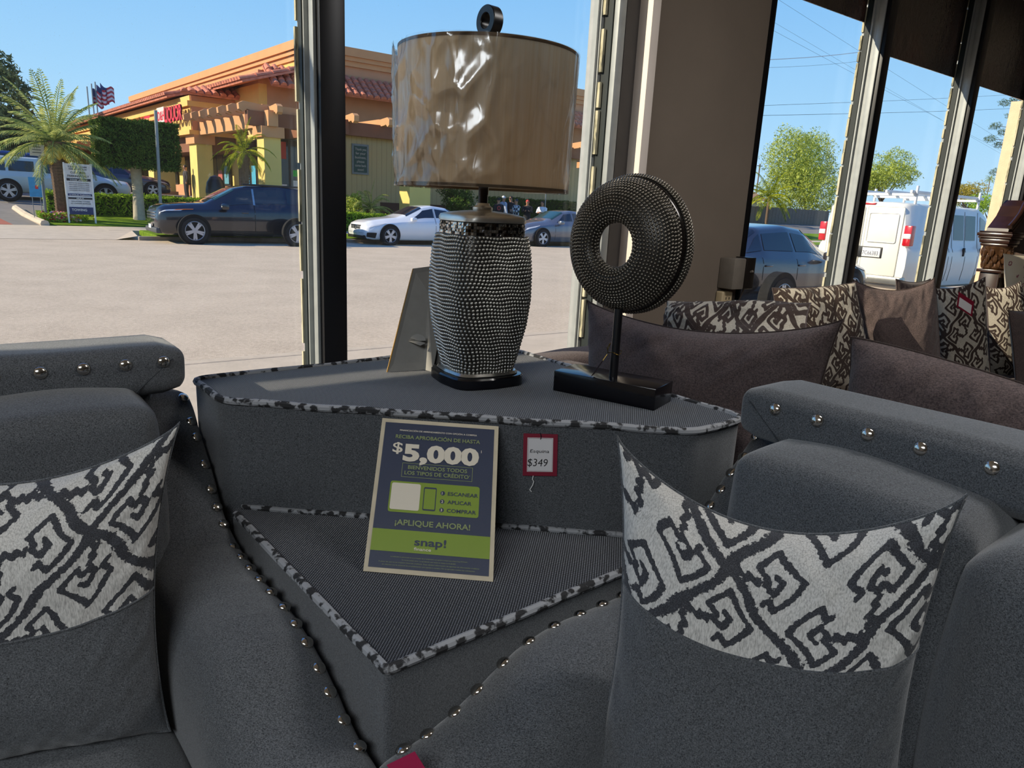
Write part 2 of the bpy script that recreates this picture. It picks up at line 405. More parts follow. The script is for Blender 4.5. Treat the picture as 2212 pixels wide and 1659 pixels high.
for k in range(3):
    m_ = MB(ST)
    for dx in (-.012, .012): m_.box((2.965 + dx - .002, WD - 0.057, 0.885 + k * .045), (2.965 + dx + .002, WD - 0.0551, 0.897 + k * .045))
    m_.box((2.961, WD - 0.057, 0.873 + k * .045), (2.969, WD - 0.0551, 0.879 + k * .045)); m_.build('socket', SLOT, osr)
osr.name = osr.name
MB(ST).tube([(3.04, WD - .09, 1.03), (3.045, WD - .07, .98), (3.03, WD - .06, .93), (3.06, WD - .05, .87), (3.075, WD - .05, .8), (3.07, WD - .05, .3), (3.07, WD - .04, .005)], 0.004, 8).build('power_cord', plain('dark_cord', (60, 50, 44), .6), osr, True)
# ================================================================== corner wedge table, two grey sofas, throw pillows
A0 = Vector((-0.170, 0.948, 0))
K1 = Vector((math.cos(math.radians(40)), math.sin(math.radians(40)), 0)); K2 = Vector((-K1.y, K1.x, 0))
def K(s, t, z=0.0): return A0 + K1 * s + K2 * t + Vector((0, 0, z))
KT = frame(A0, K1, K2)
def arc_round(poly, r, seg=5):
    """polygon with rounded corners"""
    out = []; n = len(poly)
    for i in range(n):
        p = Vector(poly[i]); a = (Vector(poly[i - 1]) - p); b = (Vector(poly[(i + 1) % n]) - p)
        rr = r[i] if isinstance(r, (list, tuple)) else r
        rr = min(rr, a.length * 0.45, b.length * 0.45); p0 = p + a.normalized() * rr; p1 = p + b.normalized() * rr
        for k in range(seg + 1):
            x = k / seg; q = p0 * (1 - x) ** 2 + p * 2 * x * (1 - x) + p1 * x ** 2; out.append((q.x, q.y))
    return out
def resample(pts, step):
    out = []
    for a, b in zip(pts, pts[1:] + pts[:1]):
        a, b = Vector(a), Vector(b); n = max(1, int((b - a).length / step))
        for i in range(n): out.append(tuple(a.lerp(b, i / n)))
    return out
# woven upholstery of the deck tops
t = NT('woven_deck_fabric'); v = t.coord(rot=(0, 0, math.radians(8)))
w1 = t.n('TexWave', wave_type='BANDS', bands_direction='X'); w2 = t.n('TexWave', wave_type='BANDS', bands_direction='Y')
for w_, sc in ((w1, 68.0), (w2, 88.0)):
    w_.inputs['Scale'].default_value = sc; w_.inputs['Distortion'].default_value = 0.6; w_.inputs['Detail Scale'].default_value = 6; t.l(v, w_.inputs[0])
h = t.math('MULTIPLY', w1.outputs['Fac'], w2.outputs['Fac'])
nz = t.noise(v, 240, 2)
col = t.ramp(t.math('ADD', h, t.math('MULTIPLY', t.math('SUBTRACT', nz, .5), .3)), [(0.03, rgb(14, 16, 20)), (0.30, rgb(40, 43, 52)), (0.8, rgb(84, 87, 98))])
t.set(col, 0.85, 0, 0.25); t.b.inputs['Sheen Weight'].default_value = .3; t.b.inputs['Sheen Roughness'].default_value = .35; t.bump(h, 0.5, 0.002); WOVEN = t.m
t = NT('leopard_welt'); v = t.coord(); f = t.noise(v, 52, 2, 0.5); g = t.noise(v, 900, 2)
t.set(t.ramp(t.math('ADD', f, t.math('MULTIPLY', t.math('SUBTRACT', g, .5), .18)), [(0.44, rgb(34, 34, 36)), (0.52, rgb(142, 144, 148))]), 0.9); t.bump(g, .6, .001); WELT = t.m
wedge = thing('corner_table', 'grey upholstered corner wedge between the sofas, with two woven decks', 'corner table', K(0.4, 0.4, 0))
UP = [(-0.004, 0.715), (-0.004, 0.932), (0.945, 0.932), (0.945, 0.018), (0.745, 0.018)]
RU = [.05, .03, .03, .05, .03]
LOW = [(0.0, 0.0), (0.742, 0.0), (0.742, 0.03), (0.02, 0.70), (0.0, 0.70)]
up = arc_round(UP, RU); lo = arc_round(LOW, [.012, .006, .006, .006, .006])
MB(KT).prism(up, 0.04, 0.925).build('upper_body', GREY, wedge, True)
MB(KT).prism(up, 0.9252, 0.932).build('upper_deck', WOVEN, wedge)
MB(KT).prism(lo, 0.04, 0.672).build('lower_body', GREY, wedge, True)
MB(KT).prism(lo, 0.6722, 0.680).build('lower_deck', WOVEN, wedge)
def wavy(pts, z, a, close):
    o = []
    for i, (x, y) in enumerate(pts):
        q = Vector((x * 9, y * 9, z * 5)); o.append((x + a * mnoise.noise(q), y + a * mnoise.noise(q + Vector((7, 3, 1))), z + a * mnoise.noise(q + Vector((1, 9, 4)))))
    return o
MB(KT).tube(wavy(resample(up, .02), 0.931, .003, True), 0.0085, 8, closed=True).build('welt', WELT, wedge, True)
lo2 = [(0.745, 0.0)] + [(x, y) for x, y in lo if x < 0.03 and y < 0.03][::1] + [(0.0, 0.705)]
lw = [(0.74, -.001), (0.4, -.001), (0.014, -.001), (0.003, .0), (-.001, .003), (-.001, .014), (-.001, .35), (-.001, .7)]
MB(KT).tube(wavy(resample(lw, .02)[:-30] if False else [p for a, b in zip(lw, lw[1:]) for p in [tuple(Vector(a).lerp(Vector(b), k / 12)) for k in range(12)]], 0.679, .002, False), 0.0085, 8).build('welt', WELT, wedge, True)
bk = [(0.75, 0.008), (0.02, 0.692)]
MB(KT).tube(wavy([tuple(Vector(bk[0]).lerp(Vector(bk[1]), k / 40)) for k in range(41)], 0.684, .0025, False), 0.0065, 8).build('welt', WELT, wedge, True)
MB(KT).box((0.05, 0.05, 0), (0.09, 0.09, 0.04)).build('foot', BLACKM, wedge); MB(KT).box((0.86, 0.86, 0), (0.9, 0.9, 0.04)).build('foot', BLACKM, wedge)
MB(KT).box((0.06, 0.84, 0), (0.1, 0.88, 0.04)).build('foot', BLACKM, wedge); MB(KT).box((0.84, 0.06, 0), (0.88, 0.1, 0.04)).build('foot', BLACKM, wedge)

PROF = [(-.04, .535), (0.0, .548), (.05, .553), (.10, .567), (.15, .592), (.20, .620), (.25, .640), (.32, .650), (.50, .650), (.60, .655), (.68, .69), (.72, .722), (.78, .79), (.85, .852), (.92, .912), (.955, .93)]
def prof(q, dz=-.012):
    for (a, x), (b, y) in zip(PROF, PROF[1:]):
        if q <= b: k = max(0, (q - a) / (b - a)); k = k * k * (3 - 2 * k) * .5 + k * .5; return x + (y - x) * k + dz
    return PROF[-1][1] + dz
def soft_slab(mb, p0, p1, q0, q1, z0, z1, crown=0.02, r=0.05, n=26, nq=22, seed=0, amp=0.004):
    """upholstered cushion: rounded block with swollen faces"""
    cx, cy, cz = (p0 + p1) / 2, (q0 + q1) / 2, (z0 + z1) / 2; hx, hy, hz = (p1 - p0) / 2, (q1 - q0) / 2, (z1 - z0) / 2
    bm = bmesh.new(); bmesh.ops.create_cube(bm, size=2.0); bmesh.ops.subdivide_edges(bm, edges=bm.edges[:], cuts=n, use_grid_fill=True)
    for v_ in bm.verts:
        c = v_.co; q = Vector((c.x * hx, c.y * hy, c.z * hz)); cc = Vector([max(-h_ + r, min(h_ - r, x)) for x, h_ in zip(q, (hx, hy, hz))])
        dd = q - cc
        if dd.length > 1e-9: q = cc + dd.normalized() * min(r, max(abs(dd.x), abs(dd.y), abs(dd.z)))
        sw = [1 - c.x * c.x, 1 - c.y * c.y, 1 - c.z * c.z]
        q.x += crown * math.copysign(1, c.x) * (abs(c.x) ** 6) * sw[1] * sw[2]; q.y += crown * math.copysign(1, c.y) * (abs(c.y) ** 6) * sw[0] * sw[2]; q.z += crown * math.copysign(1, c.z) * (abs(c.z) ** 6) * sw[0] * sw[1]
        w = mnoise.noise_vector((q + Vector((cx, cy, cz))) * 7 + Vector((seed, seed * 2, 0))) * amp
        v_.co = q + w + Vector((cx, cy, cz))
    bm.verts.index_update(); mb.add([tuple(v_.co) for v_ in bm.verts], [tuple(x.index for x in f.verts) for f in bm.faces]); bm.free(); return mb
def nail(mb, c, nrm, r=0.0115):
    T = frame(c, Vector(nrm).orthogonal(), Vector(nrm).cross(Vector(nrm).orthogonal()).normalized())
    return mb.lathe([(0.0001, r * .55)] + [(r * math.sin(a), r * .55 * math.cos(a)) for a in [.35, .7, 1.05, 1.4, 1.57]] + [(r * 1.0, -.004)], 16, T)
def sofa(name, label, mirror, nails, tops, side):
    """p = 0 at the wedge, negative away from it; q = depth, back of the sofa at q about 0.95"""
    T = KT if not mirror else KT @ Matrix(((0, 1, 0, 0), (1, 0, 0, 0), (0, 0, 1, 0), (0, 0, 0, 1)))
    W = lambda p, q, z: T @ Vector((p, q, z))
    r = thing(name, label, 'sofa', W(-0.9, 0.45, 0)); DZ = .008 if mirror else -.010
    def cs(q, e=0.0):
        zt = prof(q, DZ) - e * .02; k = 1 - e * .12
        pts = [(-.011, .07), (-.011, .25), (-.011, zt - .10), (-.0115, zt - .05), (-.014, zt - .026), (-.024, zt - .012), (-.050, zt + .001), (-.09, zt + .008), (-.13, zt + .006),
               (-.165, zt - .008), (-.195, zt - .034), (-.215, zt - .075), (-.224, zt - .13), (-.222, .38), (-.222, .07)]
        return [(-.12 + (p + .12) * k, q, z) for p, z in pts]
    rings = []; qs = [-.045] + [-.04 + .995 * i / 60 for i in range(61)]
    for i, q in enumerate(qs):
        rg = cs(q, 1.0 if i == 0 else (0.35 if i == 1 else 0)); rr = []
        for (p, qq, z) in rg:
            w = mnoise.noise_vector(Vector((p * 9, qq * 9, z * 9 + (5 if mirror else 0)))) * .004
            fold = .0025 * math.sin(qq * 95 + p * 30) * max(0, mnoise.noise(Vector((qq * 5, p * 5, z * 4)))) if z > .4 else 0
            rr.append((p + w.x, qq + w.y * .3, z + w.z + fold))
        rings.append(rr)
    o = MB(T).loft(rings).build('arm', GREY, r, True, sharp=1.2); subsurf(o, 1)
    for q, z in nails:
        sl = (prof(q + .03, DZ) - prof(q - .03, DZ)) / .06; c = W(-.031, q, prof(q, DZ) - .0070)
        nm = (T.to_3x3() @ Vector((.32, -sl, 1))).normalized()
        nail(MB(), c, nm, 0.0122).build('nailhead', CHROME, r, True)
    # seam panel on the arm front
    MB(T).tube([(-.215 + .0, -.048, .07), (-.215, -.048, .40), (-.20, -.05, .49), (-.13, -.051, .535), (-.06, -.051, .53), (-.022, -.05, .505), (-.014, -.049, .45), (-.014, -.048, .07)], .004, 6).build('arm_piping', GREY, r, True)
    # back: padded shell with a band of buttons along its top
    mb = MB(T); soft_slab(mb, -1.75, -.055, .775, .965, .942, 1.050, .005, .036, 34, amp=.003, seed=3); mb.build('top_rail', GREY, r, True)
    mb = MB(T); soft_slab(mb, -1.75, -.10, .90, .962, .07, .96, .004, .025, 20, amp=.002, seed=4); mb.build('backrest', GREY, r, True)
    for p in tops: nail(MB(), W(p, .7745, 1.018), T.to_3x3() @ Vector((0, -1, .12)), 0.0122).build('nailhead', CHROME, r, True)
    MB(T).tube([(-.085, .7755, 1.022), (-.14, .7745, .975), (-.165, .776, .952)], .0012, 6).build('corner_seam', plain('dark_thread', (44, 47, 52), .9), r, True)
    mb = MB(T); soft_slab(mb, -.55, -.15, .62, .89, .40, .965, .018, .036, 26, seed=1); mb.build('back_cushion', GREY, r, True)
    mb = MB(T); soft_slab(mb, -1.12, -.55, .58, .89, .40, .955, .03, .06, 24, seed=2); mb.build('back_cushion', GREY, r, True)
    mb = MB(T); soft_slab(mb, -1.05, -.228, .02, .66, .27, .445, .02, .05, 20, seed=6); mb.build('seat_cushion', GREY, r, True)
    mb = MB(T); soft_slab(mb, -1.74, -1.06, .02, .66, .27, .445, .02, .05, 14, seed=8); mb.build('seat_cushion', GREY, r, True)
    MB(T).rbox((-1.74, .0, .06), (-.2, .77, .262), .02).build('seat_base', GREY, r, True)
    for p, q in ((-.12, .05), (-1.6, .05), (-.12, .88), (-1.6, .88)): MB(T).box((p - .03, q - .03, 0), (p + .03, q + .03, .075)).build('foot', BLACKM, r)
    return T
LN = [(.919, .895), (.868, .853), (.83, .812), (.776, .775), (.738, .733), (.703, .692), (.662, .660), (.601, .636), (.552, .636), (.502, .632), (.447, .633), (.39, .632), (.326, .633), (.273, .630), (.226, .613), (.177, .592), (.135, .567), (.085, .549), (.03, .539)]
RN = [(.012, .545), (.056, .548), (.109, .565), (.153, .590), (.207, .622), (.264, .634), (.324, .636), (.389, .636), (.448, .637), (.505, .637), (.56, .637), (.62, .642), (.67, .668), (.715, .715), (.765, .770), (.80, .80), (.83, .83), (.87, .862), (.91, .895)]
TL_ = sofa('sofa', 'grey sofa on the left with chrome nailheads down its arm', False, LN, [-.103, -.176, -.252, -.325, -.40, -.475, -.55], 0)
TR_ = sofa('sofa', 'grey sofa on the right with chrome buttons along its back', True, RN, [-.142, -.228, -.322, -.41, -.515, -.62, -.72], 1)

def seg_dist(P, Q, a, b):
    ax, ay = a; bx, by = b; dx, dy = bx - ax, by - ay; L = dx * dx + dy * dy
    k = np.clip(((P - ax) * dx + (Q - ay) * dy) / L, 0, 1)
    return np.hypot(P - ax - k * dx, Q - ay - k * dy)
GKEY = [(.12, .62), (.22, .62), (.22, .84), (.84, .84), (.84, .20), (.46, .20), (.46, .40), (.34, .40), (.34, .58), (.60, .58), (.60, .46)]
ZIG = [(.0, .06), (.10, .06), (.10, .20), (.22, .20), (.22, .32), (.30, .32)]
def motif(Um, Vm, hu, hv, hw=.0078, hm=.0056, pu=0.0, pv=0.0, wob=.004):
    """normalised distance to the velvet lines; Um, Vm in metres, diamonds hu x hv (half sizes)"""
    Um = Um + wob * np.sin(Vm * 70 + 1.3) ; Vm = Vm + wob * np.sin(Um * 60)
    a = (Um - pu) / (2 * hu); b = (Vm - pv) / (2 * hv); p = a + b; q = a - b
    sc = 2 * hu * hv / math.hypot(hu, hv)                     # metres per unit across the lines
    d = np.minimum(np.abs(p - np.round(p)), np.abs(q - np.round(q))) * sc / hw
    ip, iq = np.floor(p), np.floor(q); fp, fq = p - ip, q - iq
    sp, sq = fp * 2, fq * 2; jp, jq = np.floor(sp), np.floor(sq); gp, gq = sp - jp, sq - jq
    par = (jp + jq + ip) % 2
    gp = np.where(par > 0, 1 - gp, gp); gq2 = np.where((jq + iq) % 2 > 0, 1 - gq, gq)
    gp = .5 + (gp - .5) * 1.12; gq2 = .5 + (gq2 - .5) * 1.12
    best = np.full_like(gp, 9.0)
    for a_, b_ in zip(GKEY, GKEY[1:]): best = np.minimum(best, seg_dist(gp, gq2, a_, b_))
    zz = np.full_like(gp, 9.0)
    for a_, b_ in zip(ZIG, ZIG[1:]): zz = np.minimum(zz, seg_dist(gp, gq2, a_, b_))
    best = np.minimum(best, zz)
    return np.clip(np.minimum(d, best * sc * .5 / hm) * .5, 0, 1)
def pillow(name, label, cat, TL, TR, BR, BL, thick, dips, pan, split=None, n=90, pat=None, mat_low=None, mat_back=None, front=None, group=None, tips=1.0, wr=.006, seed=0, sag=0.0):
    """throw pillow from four corner points; dips = how far the top, right, bottom, left edges curve inward (share)"""
    TL, TR, BR, BL = [np.array(Vector(x)) for x in (TL, TR, BR, BL)]
    u, v = np.meshgrid(np.linspace(0, 1, n + 1), np.linspace(0, 1, n + 1)); dT, dR, dB, dL = dips
    su = np.sin(math.pi * u) ** .75; sv = np.sin(math.pi * v) ** .75
    v2 = v * (1 - dT * su) + (1 - v) * dB * su; u2 = u * (1 - dR * sv) + (1 - u) * dL * sv
    P = ((1 - u2) * (1 - v2))[..., None] * BL + (u2 * (1 - v2))[..., None] * BR + (u2 * v2)[..., None] * TR + ((1 - u2) * v2)[..., None] * TL
    nr = np.cross(BR - BL, TL - BL); nr /= np.linalg.norm(nr)
    if front is not None and np.dot(nr, np.array(Vector(front))) < 0: nr = -nr
    edge = np.clip(1 - np.abs(2 * u - 1) ** 3.2, 0, 1) * np.clip(1 - np.abs(2 * v - 1) ** 3.2, 0, 1)
    blg = thick * edge ** .55
    wx = np.zeros_like(u); N1 = n + 1
    for j in range(N1):
        for i in range(N1):
            x, y = u[j, i], v[j, i]
            a = mnoise.noise(Vector((x * 3.1 + seed, y * 3.1, .3)))
            b = mnoise.noise(Vector((x * 7 + y * 4 + seed, (y - x) * 14, .9)))
            c_ = mnoise.noise(Vector(((x + y) * 11, (x - y) * 3 + seed, 2.2)))
            near = max(abs(2 * x - 1), abs(2 * y - 1)) ** 2
            wx[j, i] = a * wr * 1.6 + (b * .7 + c_ * .6) * wr * near
    wx *= np.clip(edge * 6, 0, 1)
    lenu = np.linalg.norm(BR - BL); lenv = np.linalg.norm(TL - BL)
    PF = P + nr * (blg + wx)[..., None]; PB = P - nr * (blg * .8)[..., None]
    sagk = (sag * edge)[..., None] * np.array((0, 0, -1.0)); PF = PF + sagk; PB = PB + sagk
    base = Vector(((BL + BR) / 2).tolist()); r = thing(name, label, cat, base, group)
    pv = (pat or (lambda U, V: np.ones_like(U)))(u * lenu, v * lenv)
    idx = np.arange(N1 * N1).reshape(N1, N1)
    quads = np.stack([idx[:-1, :-1], idx[:-1, 1:], idx[1:, 1:], idx[1:, :-1]], -1)
    ks = 0 if split is None else int(round(split * n))
    seamless = []
    def part(nm, G, rows, mat, flip=False):
        q = quads[rows[0]:rows[1]].reshape(-1, 4); used = np.unique(q); rm = -np.ones(N1 * N1, int); rm[used] = np.arange(len(used)); q = rm[q]
        if flip: q = q[:, ::-1]
        me = bpy.data.meshes.new(nm); me.from_pydata(G.reshape(-1, 3)[used].tolist(), [], q.tolist())
        at = me.attributes.new('pat', 'FLOAT', 'POINT'); at.data.foreach_set('value', pv.reshape(-1)[used].astype(np.float32))
        return link(nm, me, r, [mat], True)
    nf = np.cross(PF[0, 1] - PF[0, 0], PF[1, 0] - PF[0, 0]); fl = np.dot(nf, nr) < 0
    if ks > 0: part('plain_panel', PF, (0, ks), mat_low, fl)
    part('patterned_panel' if pat else 'front_panel', PF, (ks, n), pan, fl)
    part('back_panel', PB, (0, n), mat_back or mat_low or pan, not fl)
    bd = [tuple(P[0, i]) for i in range(0, N1, 2)] + [tuple(P[j, n]) for j in range(2, N1, 2)] + [tuple(P[n, i]) for i in range(n - 2, -1, -2)] + [tuple(P[j, 0]) for j in range(n - 2, 0, -2)]
    MB().tube(bd, .0024, 6, closed=True).build('edge_seam', mat_back or mat_low or pan, r, True)
    if ks > 0: MB().tube([tuple(PF[ks, i] - nr * .0002) for i in range(0, N1)], .0022, 6).build('panel_seam', mat_low, r, True)
    return r
pillow('throw_pillow', 'large throw pillow, key-patterned above and grey below, on the right sofa', 'pillow',
       K(.335, -.128, 1.035), K(.565, -.548, 1.035), K(.50, -.585, .45), K(.255, -.195, .45), .075, (.17, .06, .03, .07), PATG, split=.635, n=150,
       pat=lambda U, V: motif(U, V, .135, .17, pu=.175, pv=.52), mat_low=GREY, front=-K1, wr=.009, seed=4)
pillow('throw_pillow', 'large throw pillow, key-patterned above and grey below, on the left sofa', 'pillow',
       K(-.635, .56, .99), K(-.168, .415, .99), K(-.235, .35, .445), K(-.68, .49, .445), .075, (.15, .07, .03, .06), PATG, split=.485, n=140,
       pat=lambda U, V: motif(U, V, .135, .17, pu=.23, pv=.27), mat_low=GREY, front=-K2, wr=.009, seed=9)
# price tag and maroon card
TAGRED = plain('maroon_card', (120, 18, 44), 0.5, 0, 0.05); PAPER = plain('tag_paper', (206, 204, 206), 0.7, 0, 0.02); INK = plain('black_ink', (16, 14, 18), 0.6, 0, 0)
fc0 = K(-.004, .715); fdir = (K(.745, .018) - fc0).normalized(); fn = Vector((fdir.y, -fdir.x, 0)); 
if fn.y > 0: fn = -fn
# ================================================================== leaning sign, price tags
def quadframe(tl, tr, br, bl): return lambda u, v: (Vector(tl) * (1 - u) + Vector(tr) * u) * (1 - v) + (Vector(bl) * (1 - u) + Vector(br) * u) * v
fp = fc0 + fn * .012
tg = thing('price_tag', 'maroon price tag reading Esquina $349, pinned to the corner wedge', 'price tag', onp(1167, 1028, fc0 + fn * .004, fn))
pts = [onp(x, y, fc0 + fn * .003, fn) for x, y in ((1131, 936), (1205, 938), (1203, 1028), (1129, 1027))]
q = quadframe(*pts)
def slab(mb, q, u0, v0, u1, v1, n, a, b):
    c = [q(u0, v0), q(u1, v0), q(u1, v1), q(u0, v1)]
    return mb.add([tuple(p + n * a) for p in c] + [tuple(p + n * b) for p in c], [(0, 1, 2, 3), (7, 6, 5, 4), (0, 4, 5, 1), (1, 5, 6, 2), (2, 6, 7, 3), (3, 7, 4, 0)])
slab(MB(), q, 0, 0, 1, 1, fn, 0, .0012).build('card', TAGRED, tg)
slab(MB(), q, .12, .09, .87, .90, fn, .0013, .0016).build('paper', PAPER, tg)
mb = MB()
for a in (.14, .845): slab(mb, q, a, .11, a + .006, .885, fn, .0017, .0018)
for a in (.105, .88): slab(mb, q, .14, a, .851, a + .006, fn, .0017, .0018)
mb.build('thin_border', TAGRED, tg)
xd = pts[1] - pts[0]; yd = (pts[0] - pts[3])
text('handwriting', 'Esquina', q(.2, .44) + fn * .0018, xd, yd, .0078, INK, tg, xd.length * .56, 0, shear=.15)
text('handwriting', '$349', q(.13, .76) + fn * .0018, xd, yd, .018, INK, tg, xd.length * .60, -.005, shear=.12)
tie = plain('white_string', (205, 205, 205), .8)
MB().tube([q(.48, -.02) + fn * .001, q(.5, .0) + fn * .005, q(.515, .06) + fn * .004, q(.5, .12) + fn * .003], .0008, 6).build('pin', INK, tg)
MB().tube([q(.31, 1.0) + fn * .001, q(.29, 1.08) + fn * .003, q(.33, 1.14) + fn * .002, q(.3, 1.22) + fn * .003, q(.22, 1.34) + fn * .002, q(.27, 1.38) + fn * .003], .0011, 6).build('string', tie, tg)
# small maroon card hanging on the arm at the bottom of the frame
mc = [K(.02, -.033, .60), K(.06, -.05, .60)]
QC = K(-.06, -.07, .55); P0 = onp(836, 1652, QC, (.1, 1, -.1)); P1 = onp(883, 1629, QC, (.1, 1, -.1))
xd2 = (P1 - P0).normalized(); nn2 = -Vector((.1, 1, -.1)).normalized()
yd2 = nn2.cross(xd2).normalized()
hc = thing('swing_tag', 'maroon brand tag hanging off the front of the right sofa arm', 'tag', P0 - yd2 * .06)
q2 = quadframe(P0, P0 + xd2 * .048, P0 + xd2 * .048 - yd2 * .07, P0 - yd2 * .07)
slab(MB(), q2, 0, 0, 1, 1, nn2, 0, .0012).build('card', plain('crimson_card', (150, 18, 66), .45, 0, .04), hc)
text('lettering', 'ks', q2(.42, .42) + nn2 * .0016, xd2, yd2, .013, CREAM, hc, None, .01, shear=.3)
# the leaning sign on the lower deck
b0 = onz(798, 1233, .6815); b1 = onz(1052, 1257, .6815); t0 = onp(826, 903, fc0 + fn * .012, fn); t1 = onp(1077, 921, fc0 + fn * .012, fn)
sg = thing('tabletop_sign', 'framed navy and green financing sign offering $5,000, leaning on the lower deck', 'sign', (b0 + b1) / 2)
X = (t1 - t0).normalized(); N = X.cross(t0 - b0).normalized()
if N.y > 0: N = -N
b0 = (b0 + b1 - (t1 - t0)) / 2
qs = lambda u, v: t0 + (t1 - t0) * u + (b0 - t0) * v
Y = (t0 - b0).normalized(); N = X.cross(Y).normalized(); N = -N if N.y > 0 else N; Wd = (t1 - t0).length
NAVY = plain('navy_print', (38, 46, 68), .5, 0, .03); LIME = plain('lime_print', (112, 134, 36), .5, 0, .03); SAGE = plain('sage_print', (120, 132, 84), .5, 0, 0); OFFW = plain('offwhite_print', (196, 188, 172), .5, 0, 0)
slab(MB(), qs, 0, 0, 1, 1, N, -.008, 0).build('frame', CREAM, sg)
slab(MB(), qs, .034, .027, .966, .972, N, .0002, .0006).build('print', NAVY, sg)
slab(MB(), qs, .034, .738, .966, .872, N, .0008, .0011).build('green_band', LIME, sg)
def rr(u0, v0, u1, v1, r, a, b, asp):
    poly = arc_round([(u0, v0), (u1, v0), (u1, v1), (u0, v1)], 0.0001, 1) if r == 0 else arc_round([(u0 * asp, v0), (u1 * asp, v0), (u1 * asp, v1), (u0 * asp, v1)], r, 6)
    k = asp if r else 1
    pp = [qs(x / k, y) for x, y in poly]; n = len(pp)
    return [tuple(p + N * a) for p in pp] + [tuple(p + N * b) for p in pp], [tuple(range(n)), tuple(range(2 * n - 1, n - 1, -1))] + [(i, n + i, n + (i + 1) % n, (i + 1) % n) for i in range(n)]
asp = Wd / (t0 - b0).length
MB().add(*rr(.135, .428, .865, .628, .018, .0008, .0011, asp)).build('green_panel', LIME, sg)
MB().add(*rr(.148, .440, .385, .612, .014, .0013, .0015, asp)).build('white_square', OFFW, sg)
MB().add(*rr(.413, .455, .517, .606, .010, .0013, .0015, asp)).build('phone_outline', NAVY, sg)
MB().add(*rr(.420, .466, .510, .597, .004, .0016, .0018, asp)).build('phone_screen', LIME, sg)
def st(body, u, v, cap, w, mat, bold=.012, align='LEFT'):
    text('lettering', body, qs(u, v) + N * .0013, X, Y, cap * (t0 - b0).length, mat, sg, None if w is None else w * Wd, bold + .004, align, thick=.0006)
st('FINANCIACIÓN DE ARRENDAMIENTO CON OPCIÓN A COMPRA', .165, .085, .0115, .655, OFFW, .01)
st('RECIBA APROBACIÓN DE HASTA', .135, .137, .026, .715, SAGE, .012)
st('$', .12, .235, .072, .085, OFFW, .008)
st('5,000', .212, .285, .112, .635, OFFW, .045)
st('1', .862, .200, .018, None, OFFW, .02)
for a, b, c, d in ((.215, .303, .80, .3055), (.215, .3955, .80, .398), (.215, .303, .2185, .398), (.7965, .303, .80, .398)):
    slab(MB(), qs, a, b, c, d, N, .0008, .0011).build('thin_rule', SAGE, sg)
st('BIENVENIDOS TODOS', .265, .343, .025, .49, SAGE, .012)
st('LOS TIPOS DE CRÉDITO', .24, .381, .025, .53, SAGE, .012); st("'", .775, .378, .02, None, SAGE, .01)
for k, (w, b) in enumerate((('ESCANEAR', .245), ('APLICAR', .195), ('COMPRAR', .235))):
    vv = .487 + k * .054
    MB().add([tuple(qs(.568, vv) + N * .0013 + (X * math.cos(a) + Y * math.sin(a)) * .0047) for a in [i * math.pi / 8 for i in range(16)]], [tuple(range(16))]).build('number_disc', NAVY, sg, fix=False)
    st('123'[k], .5605, vv + .0085, .017, None, OFFW, .02)
    st(w, .61, vv + .0115, .0235, b, NAVY, .012)
st('¡APLIQUE AHORA!', .205, .708, .036, .60, SAGE, .015)
st('snap!', .375, .825, .047, .25, NAVY, .018)
st('finance', .375, .856, .019, .135, OFFW, .01)
for k, s_ in enumerate(('La publicidad es patrocinada de un proveedor de arrendamiento con opción a compra que ofrece Snap RTO LLC.', 'Su monto puede variar. La aprobación que recibe un cliente es de $5,000.',
                        'A pesar de que no se requiere historial crediticio, Snap obtiene información de agencias de información crediticia', 'en relación con la solicitud de arrendamiento con opción a compra. No se aprueba a todos los solicitantes.')):
    st(s_, .5, .905 + k * .0165, .0075, (.60, .42, .78, .72)[k], SAGE, .0, 'CENTER')
# clear shrink film over the sign
t = NT('clear_film'); t.t.nodes.remove(t.b); tr = t.n('BsdfTransparent'); gl = t.n('BsdfGlossy'); gl.inputs['Roughness'].default_value = 0.05
mx = t.n('MixShader'); lw_ = t.n('LayerWeight'); lw_.inputs[0].default_value = .35; v = t.coord(); nz = t.noise(v, 24, 4, .7); bp = t.n('Bump'); bp.inputs['Strength'].default_value = .35; bp.inputs['Distance'].default_value = .004
t.l(nz, bp.inputs['Height']); t.l(bp.outputs[0], gl.inputs['Normal']); t.l(bp.outputs[0], lw_.inputs['Normal'])
t.l(t.math('ADD', t.math('MULTIPLY', lw_.outputs['Fresnel'], .06), .004), mx.inputs[0]); t.l(tr.outputs[0], mx.inputs[1]); t.l(gl.outputs[0], mx.inputs[2]); t.l(mx.outputs[0], t.out.inputs[0]); CLEARF = t.m
slab(MB(), qs, .005, .004, .995, .996, N, .0026, .0030).build('film', CLEARF, sg)
# back of a cardboard easel card standing behind the lamp
ea = thing('easel_card', 'grey cardboard easel-back card standing behind the lamp, seen from behind', 'card', (-.26, 1.86, .932))
KR = plain('grey_cardboard', (140, 138, 134), .8, 0, .05, 40); KE = plain('kraft_edge', (176, 136, 70), .8)
bl = Vector((-.331, 1.833, .933)); br_ = Vector((-.10, 1.955, .933)); 
tlp = ony(893, 580, 1.93); trp = ony(1000, 566, 2.05)
N2 = (br_ - bl).cross(tlp - bl).normalized()
if N2.y > 0: N2 = -N2
qe = quadframe(tlp, trp, br_, bl)
slab(MB(), qe, 0, 0, 1, 1, N2, -.003, 0).build('board', KR, ea)
slab(MB(), qe, -.012, 0, 0, 1, N2, -.0032, .0003).build('board_edge', KE, ea)
a0, a1 = qe(.10, .32) + N2 * .001, qe(.34, .32) + N2 * .001
s0 = Vector((-.285, 1.846, .933)) + Vector(N2) * .02; s1 = onz(935, 804, .933)
mid = [qe(.42, .33) + N2 * .002, qe(.70, .33) + N2 * .002]
